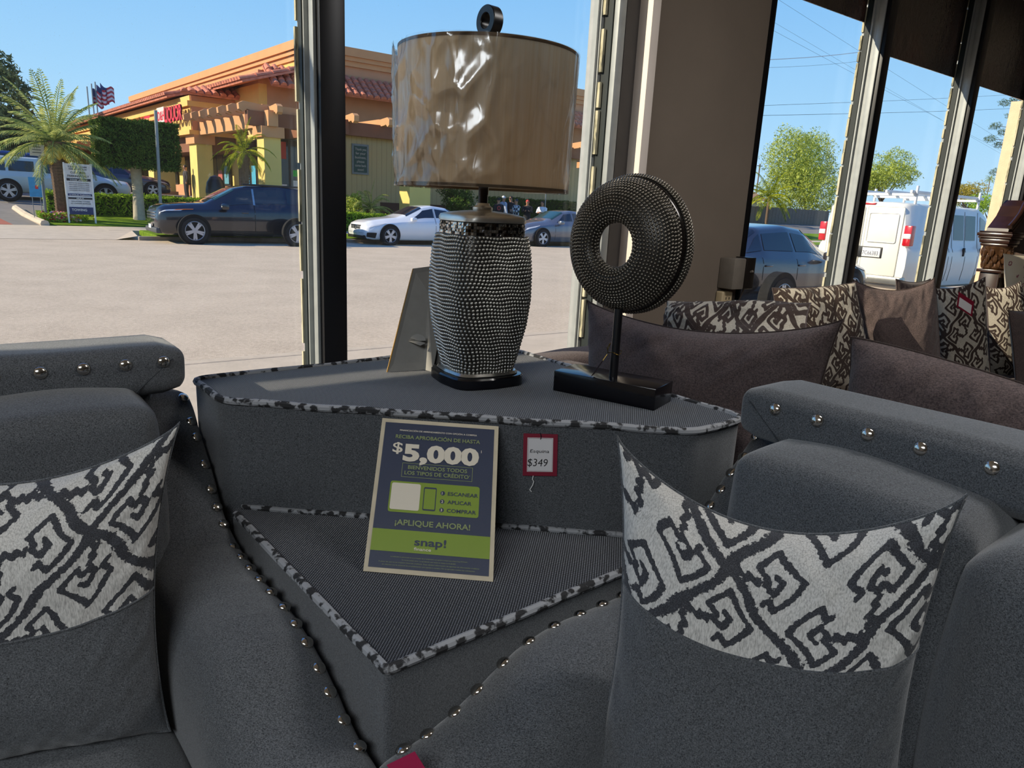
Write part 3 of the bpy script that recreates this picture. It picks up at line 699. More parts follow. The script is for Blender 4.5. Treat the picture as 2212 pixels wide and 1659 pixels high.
MB().add([tuple(qe(.34, .30) + N2 * .001), tuple(qe(.66, .29) + N2 * .001), tuple(s1), tuple(onz(872, 786, .933))], [(0, 1, 2, 3)]).build('easel_strut', KR, ea, fix=False)
so = ea.children[-1]; md = so.modifiers.new('thickness', 'SOLIDIFY'); md.thickness = .0015
c0 = onp(903, 735, qe(.3, .7) + N2 * .022, N2)
MB().add([tuple(c0 + (X * math.cos(a) * .021 + Vector((0, 0, 1)) * math.sin(a) * .017)) for a in [i * math.pi / 12 for i in range(13)]] + [tuple(c0 + X * .021 - Vector((0, 0, .006))), tuple(c0 + X * .008 - Vector((0, .012, .012))), tuple(c0 - X * .026 + Vector((0, 0, -.004)))], [tuple(range(16))]).build('lock_tab', KR, ea, fix=False)
# ================================================================== beaded lamp and beaded disc
def bead_mesh(centres, normals, r, nu=8, nv=4):
    """many small half-round beads as plain arrays"""
    C_ = np.array(centres); Nn = np.array(normals); n = len(C_)
    a = np.where(np.abs(Nn[:, 2:3]) < .9, np.array([[0, 0, 1.0]]), np.array([[1.0, 0, 0]])); X_ = np.cross(a, Nn); X_ /= np.linalg.norm(X_, axis=1)[:, None]; Y_ = np.cross(Nn, X_)
    loc = [(0, 0, 1.0)]
    for j in range(1, nv + 1):
        ph = (math.pi * .58) * j / nv
        for i in range(nu): th = 2 * math.pi * i / nu; loc.append((math.sin(ph) * math.cos(th), math.sin(ph) * math.sin(th), math.cos(ph)))
    loc = np.array(loc) * r; m = len(loc)
    V = C_[:, None, :] + loc[None, :, 0:1] * X_[:, None, :] + loc[None, :, 1:2] * Y_[:, None, :] + loc[None, :, 2:3] * Nn[:, None, :]
    f = []
    for i in range(nu): f.append((0, 1 + i, 1 + (i + 1) % nu, -1))
    for j in range(nv - 1):
        for i in range(nu): f.append((1 + j * nu + i, 1 + (j + 1) * nu + i, 1 + (j + 1) * nu + (i + 1) % nu, 1 + j * nu + (i + 1) % nu))
    return V.reshape(-1, 3), f, m, n
def beads_into(mb, centres, normals, r):
    V, f, m, n = bead_mesh(centres, normals, r); k0 = len(mb.v)
    mb.v.extend(map(tuple, V.tolist()))
    for b in range(n):
        o = k0 + b * m; mb.f.extend([tuple(o + i for i in q if i >= 0) for q in f])
    mb.mi.extend([mb.cur] * (len(f) * n)); return mb
PEWTER = plain('pewter_beads', (176, 174, 168), 0.24, 0.9, 0.08, 60)
PEWD = plain('dark_pewter', (70, 68, 66), 0.4, 0.8, 0.1, 60)
GUN = plain('gunmetal_beads', (118, 112, 102), 0.26, 0.85, 0.1, 60)
LC = Vector((-.094, 1.80, .932))
t = NT('mirror_mosaic'); v = t.coord((1, 1, 1)); br = t.n('TexBrick', offset=0.5); br.inputs['Scale'].default_value = 55; br.inputs['Mortar Size'].default_value = .012
LAMP = thing('table_lamp', 'beaded silver table lamp with a plastic-wrapped tan drum shade', 'lamp', LC)
LT = Matrix.Translation(LC)
def lob(th, k=.075): return 1 + k * math.cos(4 * (th - 1.35)) + .018 * math.cos(8 * (th - 1.35))
def body_r(z):                                          # z above the plinth, body from .035 to .372
    k = (z - .035) / .337
    pts = [(0, .084), (.15, .097), (.35, .1115), (.55, .1185), (.75, .1175), (.9, .113), (1.0, .1055)]
    for (a, x), (b, y) in zip(pts, pts[1:]):
        if k <= b + 1e-9: q = (k - a) / (b - a); return x + (y - x) * q
    return pts[-1][1]
zs = [.035 + .337 * i / 30 for i in range(31)]
core = [[((body_r(z) - .003) * lob(a) * math.cos(a), (body_r(z) - .003) * lob(a) * math.sin(a), z) for a in [2 * math.pi * i / 72 for i in range(72)]] for z in zs]
mb = MB(LT).loft(core); cen = []; nor = []; rows = 38
for j in range(rows):
    z = .040 + .328 * j / (rows - 1); R = body_r(z); circ = 2 * math.pi * R * 1.02; nb = int(circ / .0092)
    for i in range(nb):
        a = 2 * math.pi * (i + .5 * (j % 2)) / nb + .04 * math.sin(j * .35); rr_ = R * lob(a)
        dr = -R * (4 * .075 * math.sin(4 * (a - 1.35)) + .144 * math.sin(8 * (a - 1.35))); nx = math.cos(a) * rr_ + math.sin(a) * dr; ny = math.sin(a) * rr_ - math.cos(a) * dr
        l_ = math.hypot(nx, ny); cen.append((LC.x + rr_ * math.cos(a), LC.y + rr_ * math.sin(a), LC.z + z + .0012 * math.sin(a * 9 + j * .4))); nor.append((nx / l_, ny / l_, 0))
mb.cur = 1; beads_into(mb, cen, nor, .0043)
mb.build('beaded_body', [PEWD, PEWTER], LAMP, True, fix=False)
def lring(r, z, k=.075): return [(r * lob(a, k) * math.cos(a), r * lob(a, k) * math.sin(a), z) for a in [2 * math.pi * i / 72 for i in range(72)]]
o = MB(LT).loft([lring(.108, 0), lring(.1115, .003), lring(.1115, .024), lring(.108, .028), lring(.098, .029)]).build('plinth', plain('black_lacquer', (12, 12, 16), .12, 0, 0, spec=.7), LAMP, True)
MB(LT).loft([lring(.098, .0295), lring(.0985, .031), lring(.094, .037), lring(.082, .0395)]).build('plinth_rim', PEWTER, LAMP, True)
# mirrored mosaic collar: small tiles, each at its own slight tilt
mb = MB(LT); mb.loft([lring(.098, .372), lring(.098, .402)], caps=False)
random.seed(3)
TILES = [plain('mirror_tile', (206, 206, 204), .06, 1, .02), plain('smoked_tile', (96, 84, 70), .08, 1, .05), plain('dark_tile', (40, 38, 38), .1, .9, .05)]
for k in range(4):
    for i in range(104):
        a = 2 * math.pi * i / 104; z0 = .3735 + k * .0072; R = .0995 * lob(a); rr2 = R + random.uniform(-.0004, .0008)
        x0, y0 = R * math.cos(a), R * math.sin(a); a2 = a + 2 * math.pi / 104 * .86; x1, y1 = .0995 * lob(a2) * math.cos(a2), .0995 * lob(a2) * math.sin(a2)
        e = random.uniform(-.0008, .0008); e2 = random.uniform(-.0006, .0006); n_ = Vector((math.cos(a), math.sin(a), 0))
        mb.cur = random.choice((1, 1, 1, 2, 3))
        mb.add([(x0 + n_.x * e, y0 + n_.y * e, z0), (x1 - n_.x * e, y1 - n_.y * e, z0), (x1 - n_.x * e2, y1 - n_.y * e2, z0 + .0064), (x0 + n_.x * e2, y0 + n_.y * e2, z0 + .0064)], [(0, 1, 2, 3)])
mb.build('mosaic_collar', [PEWD] + TILES, LAMP, fix=False)
SILV = plain('brushed_silver', (214, 212, 206), .36, 1, .06, 30)
MB(LT).loft([lring(.098, .4025), lring(.1015, .404), lring(.102, .412), lring(.098, .419), lring(.080, .424, .05), lring(.045, .4285, .02), lring(.028, .430, 0)]).build('silver_cap', SILV, LAMP, True)
MB(LT).lathe([(.0001, .429), (.0235, .429), (.0245, .432), (.0245, .438), (.018, .442), (.016, .448), (.0001, .448)], 32).build('neck_ring', SILV, LAMP, True)
MB(LT).lathe([(.0001, .448), (.0118, .448), (.0118, .56), (.0001, .56)], 24).build('neck', plain('bronze_neck', (40, 32, 30), .3, .6), LAMP, True)
MB(LT).box((.0118, -.004, .468), (.0126, .006, .492)).build('socket_label', WHITE, LAMP)
# shade
t = NT('shade_linen'); t.t.nodes.remove(t.b); v = t.coord((1, 1, .03)); f = t.noise(v, 130, 3, .6); c = t.ramp(f, [(.3, rgb(244, 226, 196)), (.7, rgb(252, 240, 220))])
d1 = t.n('BsdfDiffuse'); d2 = t.n('BsdfTranslucent'); t.l(c, d1.inputs[0]); t.l(c, d2.inputs[0]); mx = t.n('MixShader'); mx.inputs[0].default_value = .7
t.l(d1.outputs[0], mx.inputs[1]); t.l(d2.outputs[0], mx.inputs[2]); t.l(mx.outputs[0], t.out.inputs[0]); LINEN = t.m
ZB, ZT = .483, .788
RB, RT = .2035, .209
MB(LT).lathe([(RB, ZB), (RB + .0015, ZB), (RT + .0015, ZT), (RT, ZT)], 96, closed=True).build('lamp_shade', LINEN, LAMP, True)
MB(LT).lathe([(RT + .0017, ZT - .006), (RT + .0017, ZT + .001), (RT - .001, ZT + .001), (RT - .001, ZT - .006)], 96, closed=True).build('shade_trim', plain('shade_tape', (112, 90, 66), .8), LAMP, True)
MB(LT).lathe([(RB + .0017, ZB - .001), (RB + .0017, ZB + .005), (RB - .001, ZB + .005), (RB - .001, ZB - .001)], 96, closed=True).build('shade_trim', plain('shade_tape', (112, 90, 66), .8), LAMP, True)
MB(LT).tube([(-RT, 0, ZT - .02), (RT, 0, ZT - .02)], .0016, 6).tube([(0, -RT, ZT - .02), (0, RT, ZT - .02)], .0016, 6).tube([(0, 0, .56), (0, 0, ZT + .005)], .004, 8).build('harp', PEWD, LAMP)
# crumpled clear plastic wrap
t = NT('crumpled_plastic'); t.t.nodes.remove(t.b); tr = t.n('BsdfTransparent'); tr.inputs[0].default_value = (.985, .985, .985, 1); gl = t.n('BsdfGlossy'); gl.inputs['Roughness'].default_value = .16
mx = t.n('MixShader'); lw_ = t.n('LayerWeight'); lw_.inputs[0].default_value = .5
v = t.coord((1, 1, .35)); vo = t.n('TexVoronoi', feature='DISTANCE_TO_EDGE'); vo.inputs['Scale'].default_value = 16; wv = t.noise(v, 7, 3, .6)
vm = t.n('VectorMath', operation='ADD'); sc_ = t.n('VectorMath', operation='SCALE'); sc_.inputs['Scale'].default_value = .22
cb = t.n('CombineXYZ'); t.l(wv, cb.inputs[0]); t.l(t.noise(v, 5, 2), cb.inputs[1]); t.l(cb.outputs[0], sc_.inputs[0]); t.l(v, vm.inputs[0]); t.l(sc_.outputs[0], vm.inputs[1]); t.l(vm.outputs[0], vo.inputs['Vector'])
crz = t.ramp(vo.outputs[0], [(.0, (1, 1, 1, 1)), (.05, (.25, .25, .25, 1)), (.5, (0, 0, 0, 1))]); bp = t.n('Bump'); bp.inputs['Strength'].default_value = .22; bp.inputs['Distance'].default_value = .001
t.l(t.math('ADD', crz, t.math('MULTIPLY', t.noise(v, 22, 3), .8)), bp.inputs['Height']); t.l(bp.outputs[0], gl.inputs['Normal']); t.l(bp.outputs[0], lw_.inputs['Normal'])
t.l(t.math('ADD', t.math('MULTIPLY', lw_.outputs['Fresnel'], .8), t.math('MULTIPLY', crz, .06)), mx.inputs[0]); t.l(tr.outputs[0], mx.inputs[1]); t.l(gl.outputs[0], mx.inputs[2]); t.l(mx.outputs[0], t.out.inputs[0]); CRUMP = t.m
def wrapr(a, k):
    R = RB + (RT - RB) * k + .0035
    x = Vector((math.cos(a) * 2.6, math.sin(a) * 2.6, k * 2.6)); left = max(0, math.cos(a - math.radians(205)))      # looser on the left-hand side
    d1_ = mnoise.voronoi(Vector((x.x, x.y, x.z * .75)) * (1.25 + .0 * left) + Vector((.3, .2, .9)))[0]; d2_ = mnoise.voronoi(Vector((x.x * 2.3, x.y * 2.3, x.z * 1.1)) + Vector((4, 2, 1)))[0]
    rdg = max(0, 1 - (d1_[1] - d1_[0]) * 2.2); rdg2 = max(0, 1 - (d2_[1] - d2_[0]) * 2.6)
    return R + (.0012 + .009 * left) * rdg ** 1.3 + (.0004 + .0035 * left) * rdg2 ** 1.3
rings = []
for j in range(61):
    k = j / 60; rings.append([(wrapr(2 * math.pi * i / 220, k) * math.cos(2 * math.pi * i / 220), wrapr(2 * math.pi * i / 220, k) * math.sin(2 * math.pi * i / 220), ZB - .004 + (ZT - ZB + .006) * k) for i in range(220)])
MB(LT).loft(rings, caps=False).build('plastic_wrap', CRUMP, LAMP, True, sharp=9)
# black ring finial
fr = Vector((0, 0, .856)); ax = Vector((-.75, -.66, 0)).normalized()
RF = frame(LC + fr, Vector((0, 0, 1)), ax.cross(Vector((0, 0, 1))))
MB(RF).lathe([(.018, -.014), (.0325, -.014), (.034, -.012), (.034, .012), (.0325, .014), (.018, .014), (.0165, .012), (.0165, -.012)], 48, closed=True).build('finial_ring', BLACKM, LAMP, True, sharp=.5)
MB(LT).lathe([(.0001, ZT), (.009, ZT), (.009, .824), (.0001, .824)], 16).build('finial_stem', BLACKM, LAMP, True)

# ---- beaded disc sculpture on a slab
DCt = Vector((.255, 1.725, 1.300)); th_ = math.atan2(-.18, -1) if False else None
tocam = Vector((-DCt.x, -DCt.y, 0)).normalized(); dn = Matrix.Rotation(math.radians(-35), 3, 'Z') @ tocam
DISC = thing('disc_sculpture', 'round beaded metal disc sculpture with a hole, on a black slab', 'sculpture', Vector((.25, 1.69, .932)))
DF = frame(DCt, Vector((0, 0, 1)), dn.cross(Vector((0, 0, 1))))       # local z = disc axis toward the viewer's left
pf = [(.1525, .004), (.1515, .015), (.145, .029), (.133, .043), (.117, .055), (.100, .063), (.084, .067), (.071, .065), (.061, .058), (.055, .047), (.0535, .034)]
dense = []
for (a, b), (c_, d_) in zip(pf, pf[1:]):
    for i in range(8): dense.append((a + (c_ - a) * i / 8, b + (d_ - b) * i / 8))
dense.append(pf[-1])
L_ = [0]
for a, b in zip(dense, dense[1:]): L_.append(L_[-1] + math.hypot(b[0] - a[0], b[1] - a[1]))
mb = MB(DF).lathe(pf + [(.058, .026), (.092, -.012), (.150, -.012)], 96, closed=True)
cen = []; nor = []; R3 = DF.to_3x3(); step = .0078; k = 0
sarc = .004
while sarc < L_[-1]:
    i = max(j for j in range(len(L_)) if L_[j] <= sarc); i = min(i, len(dense) - 2); q_ = (sarc - L_[i]) / max(1e-9, L_[i + 1] - L_[i])
    r_ = dense[i][0] + (dense[i + 1][0] - dense[i][0]) * q_; z_ = dense[i][1] + (dense[i + 1][1] - dense[i][1]) * q_
    dr, dz = dense[i + 1][0] - dense[i][0], dense[i + 1][1] - dense[i][1]; l_ = math.hypot(dr, dz); nr_, nz_ = dz / l_, -dr / l_
    nb = max(12, int(2 * math.pi * r_ / .0084))
    for m_ in range(nb):
        a = 2 * math.pi * (m_ + .5 * (k % 2)) / nb
        cen.append(tuple(DF @ Vector((r_ * math.cos(a), r_ * math.sin(a), z_)))); nor.append(tuple(R3 @ Vector((nr_ * math.cos(a), nr_ * math.sin(a), nz_))))
    sarc += step; k += 1
mb.cur = 1; beads_into(mb, cen, nor, .0040)
mb.build('beaded_face', [PEWD, GUN], DISC, True, fix=False)
MB(DF).lathe([(.150, -.012), (.156, -.012), (.1565, .004), (.154, .008), (.1525, .006), (.150, .004)], 128, closed=True).build('smooth_band', plain('dark_lacquer', (30, 26, 24), .15, .5, 0), DISC, True)
mb = MB(DF).lathe([(.140, -.034), (.157, -.034), (.160, -.030), (.160, -.014), (.157, -.010), (.140, -.010)], 96, closed=True); cen = []; nor = []
for row, (r_, z_, nz_) in enumerate(((.159, -.012, .8), (.1615, -.0185, .1), (.1615, -.0255, -.1), (.159, -.032, -.8))):
    for m_ in range(138):
        a = 2 * math.pi * (m_ + .5 * (row % 2)) / 138; n_ = Vector((math.cos(a), math.sin(a), nz_)).normalized()
        cen.append(tuple(DF @ Vector((r_ * math.cos(a), r_ * math.sin(a), z_)))); nor.append(tuple(R3 @ n_))
mb.cur = 1; beads_into(mb, cen, nor, .0041); mb.build('beaded_rim', [PEWD, GUN], DISC, True, fix=False)
MB().tube([DCt + dn * .006 + Vector((-.004, -.02, -.150)), Vector((.247, 1.695, .982))], .0105, 16).build('stem', BLACKM, DISC, True)
sx = Vector((.74, -.67, 0)).normalized(); sx = Matrix.Rotation(math.radians(10), 3, 'Z') @ sx
SF = frame(Vector((.247, 1.705, .932)), sx, Vector((-sx.y, sx.x, 0)))
MB(SF).rbox((-.135, -.055, 0), (.135, .055, .052), .002, 2).build('base_slab', plain('black_gloss_base', (12, 12, 16), .16, 0, 0, spec=.7), DISC, True)
wire = plain('gold_wire', (120, 96, 40), .3, .9)
sc_ = Vector((.2445, 1.69, 1.045))
MB().tube([sc_ + Vector((math.cos(a) * (.016 + .004 * math.sin(3 * a)), math.sin(a) * .016, .004 * math.sin(a * 2))) for a in [i * .5 for i in range(26)]], .0008, 5).tube([sc_ + Vector((-.016, 0, 0)), sc_ + Vector((-.02, -.004, .012)), sc_ + Vector((-.012, 0, .022)), sc_ + Vector((-.018, .002, .004))], .0009, 5).build('wire_tie', wire, DISC)
a_ = sc_ + Vector((-.018, -.004, -.004)); b_ = Vector((.193, 1.675, .988))
MB().tube([a_, a_.lerp(b_, .3)], .0008, 5).build('tag_string', wire, DISC)
w_ = Vector((.012, .03, 0))
p1 = a_.lerp(b_, .28)
MB().add([tuple(p1 - w_ * .35), tuple(p1 + w_ * .35), tuple(b_ + w_ * .5), tuple(b_ - w_ * .5)], [(0, 1, 2, 3)]).build('hang_tag', plain('purple_grey_card', (96, 84, 92), .6), DISC, fix=False)
md = DISC.children[-1].modifiers.new('thickness', 'SOLIDIFY'); md.thickness = .001
# ================================================================== brown sectional, its cushions, the bed beyond
BR = thing('sectional_sofa', 'brown chenille sectional behind the corner wedge, facing the right windows', 'sofa', K(1.35, -.4, 0))
mb = MB(KT); soft_slab(mb, .985, 1.17, -2.2, .86, .08, .905, .012, .085, 34, seed=11, amp=.006); mb.build('backrest', BROWN, BR, True)
mb = MB(KT); soft_slab(mb, .99, 1.95, .88, 1.10, .08, .86, .015, .08, 24, seed=12, amp=.006); mb.build('arm', BROWN, BR, True)
mb = MB(KT); soft_slab(mb, 1.18, 1.95, -2.2, .87, .22, .46, .02, .06, 20, seed=13); mb.build('seat_cushion', BROWN, BR, True)
for s_, t_ in ((1.02, -2.1), (1.02, 1.0), (1.88, -2.1), (1.88, 1.0)): MB(KT).box((s_, t_, 0), (s_ + .06, t_ + .06, .225)).build('foot', BLACKM, BR)
BKP = lambda U, W: motif(U, W, .085, .125, .0062, .0052, wob=.005)
def kp(px, py, s): return onp(px, py, K(s, 0), K1)
# two big back cushions, backs toward us
def bigcush(lab, tl, tr, s0, s1, zb, wr, seed, dip, thick=.10):
    TL_, TR2 = kp(*tl, s0), kp(*tr, s1); return pillow('back_cushion', lab, 'cushion', TL_, TR2, Vector((TR2.x, TR2.y, zb)) + K1 * .02, Vector((TL_.x, TL_.y, zb)) + K1 * .02, thick, (dip, .05, .03, .05), BROWN, n=70, mat_back=PATB, front=-K1, wr=wr, seed=seed)
bigcush('big brown back cushion right behind the disc sculpture, its top edge sagging', (1268, 648), (1822, 690), 1.12, 1.15, .50, .013, 21, .10)
bigcush('big brown back cushion above the chrome-buttoned sofa back, cut by the right edge', (1838, 728), (2420, 905), 1.10, 1.14, .50, .013, 23, -.02)
# row of pillows leaning along the window side
def wp(px, py, v_): return V(px, py, v_)
def winpillow(name, label, tl, tr, bl_, br_, v_, thick, dips, front_mat, back, pat=None, wr=.010, seed=1, dv=(0, 0), n=120):
    a, b, c_, d = wp(*tl, v_ + dv[0]), wp(*tr, v_ + dv[1]), wp(*br_, v_ + dv[1] - .06), wp(*bl_, v_ + dv[0] - .06)
    return pillow(name, label, 'pillow', a, b, c_, d, thick, dips, front_mat, n=n, pat=pat, mat_back=back, front=-DV, wr=wr, seed=seed)
ps_ = lambda hu=.10, hv=.15, hw=.0075, hm=.006: (lambda U, W: motif(U, W, hu, hv, hw, hm, pu=.02, pv=.04, wob=.006))
# patterned cushion lying just behind the big brown one
a = kp(1430, 655, 1.24); b = kp(1760, 700, 1.30)
pillow('scatter_pillow', 'brown and cream key-patterned pillow slumped behind the disc, against the big brown cushion', 'pillow', kp(1440, 650, 1.30), kp(1752, 655, 1.45), kp(1770, 790, 1.24), kp(1400, 760, 1.22), .07, (.04, .05, .02, .05), PATB, n=120, pat=ps_(.09, .12), mat_back=BROWN, front=-K1, wr=.012, seed=31)
winpillow('scatter_pillow', 'brown and cream key-patterned pillow with sunlit shoulder, left of the plain brown pillow', (1668, 622), (1848, 610), (1700, 850), (1888, 850), 1.76, .085, (.02, .04, .02, .02), PATB, BROWN, ps_(.09, .12), .010, 41, (.08, -.08))
winpillow('scatter_pillow', 'plain brown pillow in a patch of sun, behind the sagging brown cushion', (1842, 603), (2018, 600), (1880, 850), (2032, 850), 1.66, .085, (.10, -.02, .02, .03), BROWN, PATB, None, .014, 43, (.10, -.14))
winpillow('scatter_pillow', 'brown and cream diamond-patterned pillow with a red price tag', (2020, 622), (2128, 598), (2030, 850), (2140, 850), 1.68, .07, (.04, .02, .02, .02), PATB, BROWN, ps_(.11, .17), .006, 45, (.12, -.08))
winpillow('scatter_pillow', 'brown and cream diamond-patterned pillow, rightmost of the row under the bed post', (2130, 618), (2205, 606), (2140, 850), (2240, 850), 1.68, .07, (.04, .02, .02, .02), PATB, BROWN, ps_(.11, .17), .006, 47, (.12, -.05))
winpillow('scatter_pillow', 'dark brown pillow with a patterned edge, cut by the right edge of the frame', (2178, 670), (2300, 660), (2196, 850), (2330, 850), 1.45, .06, (.04, .02, .02, .02), BROWN, PATB, None, .006, 49)
winpillow('scatter_pillow', 'brown pillow corner peeking up behind the sunny brown pillow', (1935, 602), (2010, 602), (1945, 760), (2020, 760), 1.98, .05, (.05, .02, .02, .02), BROWN, BROWN, None, .005, 51, n=40)
tgp = [wp(2072, 634, 1.55), wp(2102, 654, 1.52), wp(2098, 682, 1.52), wp(2068, 662, 1.55)]
pt2 = thing('price_tag', 'small red and white price tag pinned on a diamond-patterned pillow', 'price tag', tgp[2]); qq = quadframe(*tgp)
slab(MB(), qq, -.05, -.1, 1.05, 1.05, -DV, 0, .001).build('card', TAGRED, pt2); slab(MB(), qq, .05, .25, .92, .92, -DV, .0012, .0018).build('paper', PAPER, pt2)
# window-side run of the sectional
WR = thing('sectional_sofa', 'brown sofa run under the right windows, hidden behind its pillows', 'sofa', S(4.2, 1.7, 0))
mb = MB(ST); soft_slab(mb, 3.15, 6.2, 1.98, 2.18, .08, .86, .01, .07, 26, seed=61); mb.build('backrest', BROWN, WR, True)
mb = MB(ST); soft_slab(mb, 3.15, 6.2, 1.18, 1.97, .1, .46, .02, .06, 20, seed=62); mb.build('seat_cushion', BROWN, WR, True)
for u_ in (3.2, 6.1): MB(ST).box((u_, 1.25, 0), (u_ + .06, 1.31, .11)).build('foot', BLACKM, WR); MB(ST).box((u_, 2.1, 0), (u_ + .06, 2.16, .09)).build('foot', BLACKM, WR)
# bed with carved post
WOOD = plain('dark_cherry_wood', (44, 26, 20), .25, 0, .25, 12, spec=.6); GOLDW = plain('gilded_carving', (84, 58, 38), .25, .5, .25, 30)
vb = 2.0
bp0 = wp(2138, 620, vb); bp0.z = 0
BD = thing('bed', 'dark carved wooden bed with a gilded post capital, at the right edge', 'bed', bp0)
cap_b, cap_t = wp(2138, 582, vb).z, wp(2138, 532, vb).z; PT = frame(bp0, DU, DV)
MB(PT).rbox((-.06, -.06, 0), (.06, .06, cap_b - .02), .006, 2).build('post', WOOD, BD, True)
for k in range(5): MB(PT).box((-.036 + k * .016, -.067, .2), (-.028 + k * .016, -.0605, cap_b - .05)).build('flute', plain('dark_groove', (16, 10, 8), .4), BD)
MB(PT).rbox((-.078, -.078, cap_b - .02), (.078, .078, cap_b), .004, 2).build('post_collar', WOOD, BD, True)
mb = MB(PT).lathe([(.0001, cap_b), (.065, cap_b), (.072, cap_b + .012), (.06, cap_b + .04), (.066, cap_b + .08), (.086, cap_t - .02), (.09, cap_t), (.0001, cap_t)], 24)
for row in range(3):
    for i in range(10):
        a = 2 * math.pi * (i + .5 * (row % 2)) / 10; rr_ = .068 + row * .007; z = cap_b + .035 + row * .04
        mb.ball((rr_ * math.cos(a), rr_ * math.sin(a), z), (.015, .015, .034), 6, 5)
mb.build('capital', GOLDW, BD, True)
z1 = cap_t
for k, (w, h0_, h1_) in enumerate(((.085, 0, .02), (.092, .02, .05), (.102, .05, .065), (.108, .065, .09), (.10, .09, .10))):
    MB(PT).rbox((-w, -w, z1 + h0_), (w, w, z1 + h1_), .008, 2).build('cornice_block', WOOD, BD, True)
# headboard pediment rising away from the post
hb = MB(PT); prof_ = [(-.09, .09), (-.085, .12), (-.03, .16), (.02, .20), (.07, .27), (.13, .31), (1.1, .33), (1.1, -.12), (-.03, -.02)]
hb.add([(x, -.07, z1 + z) for x, z in prof_] + [(x, .06, z1 + z) for x, z in prof_], [tuple(range(9)), tuple(range(17, 8, -1))] + [(i, (i + 1) % 9, 9 + (i + 1) % 9, 9 + i) for i in range(9)]).build('headboard_pediment', WOOD, BD)
for d_, r_ in ((.0, .016), (.03, .010), (.055, .013)):
    MB(PT).tube([(-.095 + d_, -.075, z1 + .13 - d_ * .6), (-.03 + d_, -.075, z1 + .17 - d_ * .6), (.03 + d_, -.075, z1 + .215 - d_ * .6), (.08 + d_, -.075, z1 + .285 - d_ * .6), (.14 + d_, -.075, z1 + .32 - d_), (1.1, -.075, z1 + .34 - d_)], r_, 10).build('crown_moulding', WOOD, BD, True)
MB(PT).rbox((.05, -.02, .5), (1.1, .03, z1 - .1), .01).build('headboard_panel', WOOD, BD, True)
t = NT('floral_cotton'); v = t.coord(); vo = t.n('TexVoronoi', feature='F1'); vo.inputs['Scale'].default_value = 14; t.l(v, vo.inputs['Vector'])
ringm = t.ramp(vo.outputs['Distance'], [(.14, (0, 0, 0, 1)), (.17, (1, 1, 1, 1)), (.24, (1, 1, 1, 1)), (.27, (0, 0, 0, 1))]); pet = t.ramp(t.noise(v, 120, 2), [(.42, (0, 0, 0, 1)), (.5, (1, 1, 1, 1))])
t.set(t.mix(t.math('MULTIPLY', ringm, pet), rgb(216, 206, 186), rgb(140, 70, 86)), .9); FLOR = t.m
pillow('bed_pillow', 'white pillow with a ring-flower print standing beside the carved bed post', 'pillow', wp(2168, 548, 1.86), wp(2320, 540, 1.82), wp(2330, 800, 1.80), wp(2172, 780, 1.84), .08, (.03, .03, .02, .03), FLOR, n=60, front=-DV, wr=.008, seed=71)
# ================================================================== outdoors: ground


def zg(v): return -.10 + (0 if v < 29.6 else min(1.05, (v - 29.6) * 1.05 / 12.4))
t = NT('asphalt'); v = t.coord(); a = t.noise(v, 26, 3, .7); b = t.noise(v, 1.1, 4, .6); b = t.math('ADD', t.math('MULTIPLY', b, .5), .25); g = t.noise(v, 95, 2, .7)
c = t.ramp(t.math('ADD', t.math('MULTIPLY', a, .35), t.math('ADD', t.math('MULTIPLY', g, .3), t.math('MULTIPLY', b, .35))), [(.36, rgb(168, 152, 132)), (.62, rgb(222, 204, 180))])
t.set(c, .95, 0, .15); t.bump(g, .5, .01); ASPH = t.m
CONC = plain('concrete_walk', (198, 182, 160), .9, 0, .08, 4, .3); CURB = plain('curb_concrete', (150, 140, 126), .9, 0, .15, 6)
t = NT('mown_grass'); v = t.coord(); a = t.noise(v, 3, 4, .6); g = t.noise(v, 70, 2, .7)
t.set(t.ramp(t.math('ADD', t.math('MULTIPLY', a, .5), t.math('MULTIPLY', g, .5)), [(.36, rgb(78, 116, 18)), (.62, rgb(158, 190, 44))]), .9, 0, .2); t.bump(g, 1, .05); GRASS = t.m
struct('trim_20', MB(ST).box((-60, WD + .12, -.3), (140, 6.45, -.10)), CONC); SC.objects['trim_20'].name = 'sidewalk'
struct('curb', MB(ST).rbox((-60, 6.45, -.4), (140, 6.62, -.095), .03), CONC)
struct('road', MB(ST).box((-90, 6.62, -.5), (220, 24.35, STREET_Z)), ASPH)
struct('far_curb', MB(ST).rbox((3.9, 24.2, -.4), (140, 24.36, -.10), .03), CURB)
struct('driveway_apron', MB(ST).add([(-60, 24.36, -.215), (3.3, 24.36, -.215), (3.9, 24.36, -.10), (4.6, 29.6, -.099), (-60, 29.6, -.099), (-60, 27.2, -.10), (4.2, 27.2, -.098)], [(0, 1, 2, 6, 3, 4, 5)]).box((-60, 24.3, -.5), (4.4, 29.6, -.24)), CONC)
struct('far_sidewalk', MB(ST).box((3.5, 27.2, -.3), (140, 29.6, -.095)), CONC)
tag(MB(ST).rbox((4.4, 24.37, -.3), (140, 27.19, -.07), .04).build('verge_lawn', GRASS, base=S(9, 26, -.1)), 'bright green mown strip of grass between far kerb and pavement', 'grass', kind='stuff')
def hillbox(mb, u0, u1, v0, v1, dz=0.0, n=8):
    vs_ = []; 
    for i in range(n + 1):
        v_ = v0 + (v1 - v0) * i / n
        vs_ += [(u0, v_, zg(v_) + dz), (u1, v_, zg(v_) + dz), (u0, v_, -1), (u1, v_, -1)]
    fs = []
    for i in range(n):
        k = i * 4; fs += [(k, k + 1, k + 5, k + 4), (k + 2, k + 6, k + 7, k + 3), (k, k + 4, k + 6, k + 2), (k + 1, k + 3, k + 7, k + 5)]
    fs += [(0, 2, 3, 1), (n * 4, n * 4 + 1, n * 4 + 3, n * 4 + 2)]
    return mb.add(vs_, fs)
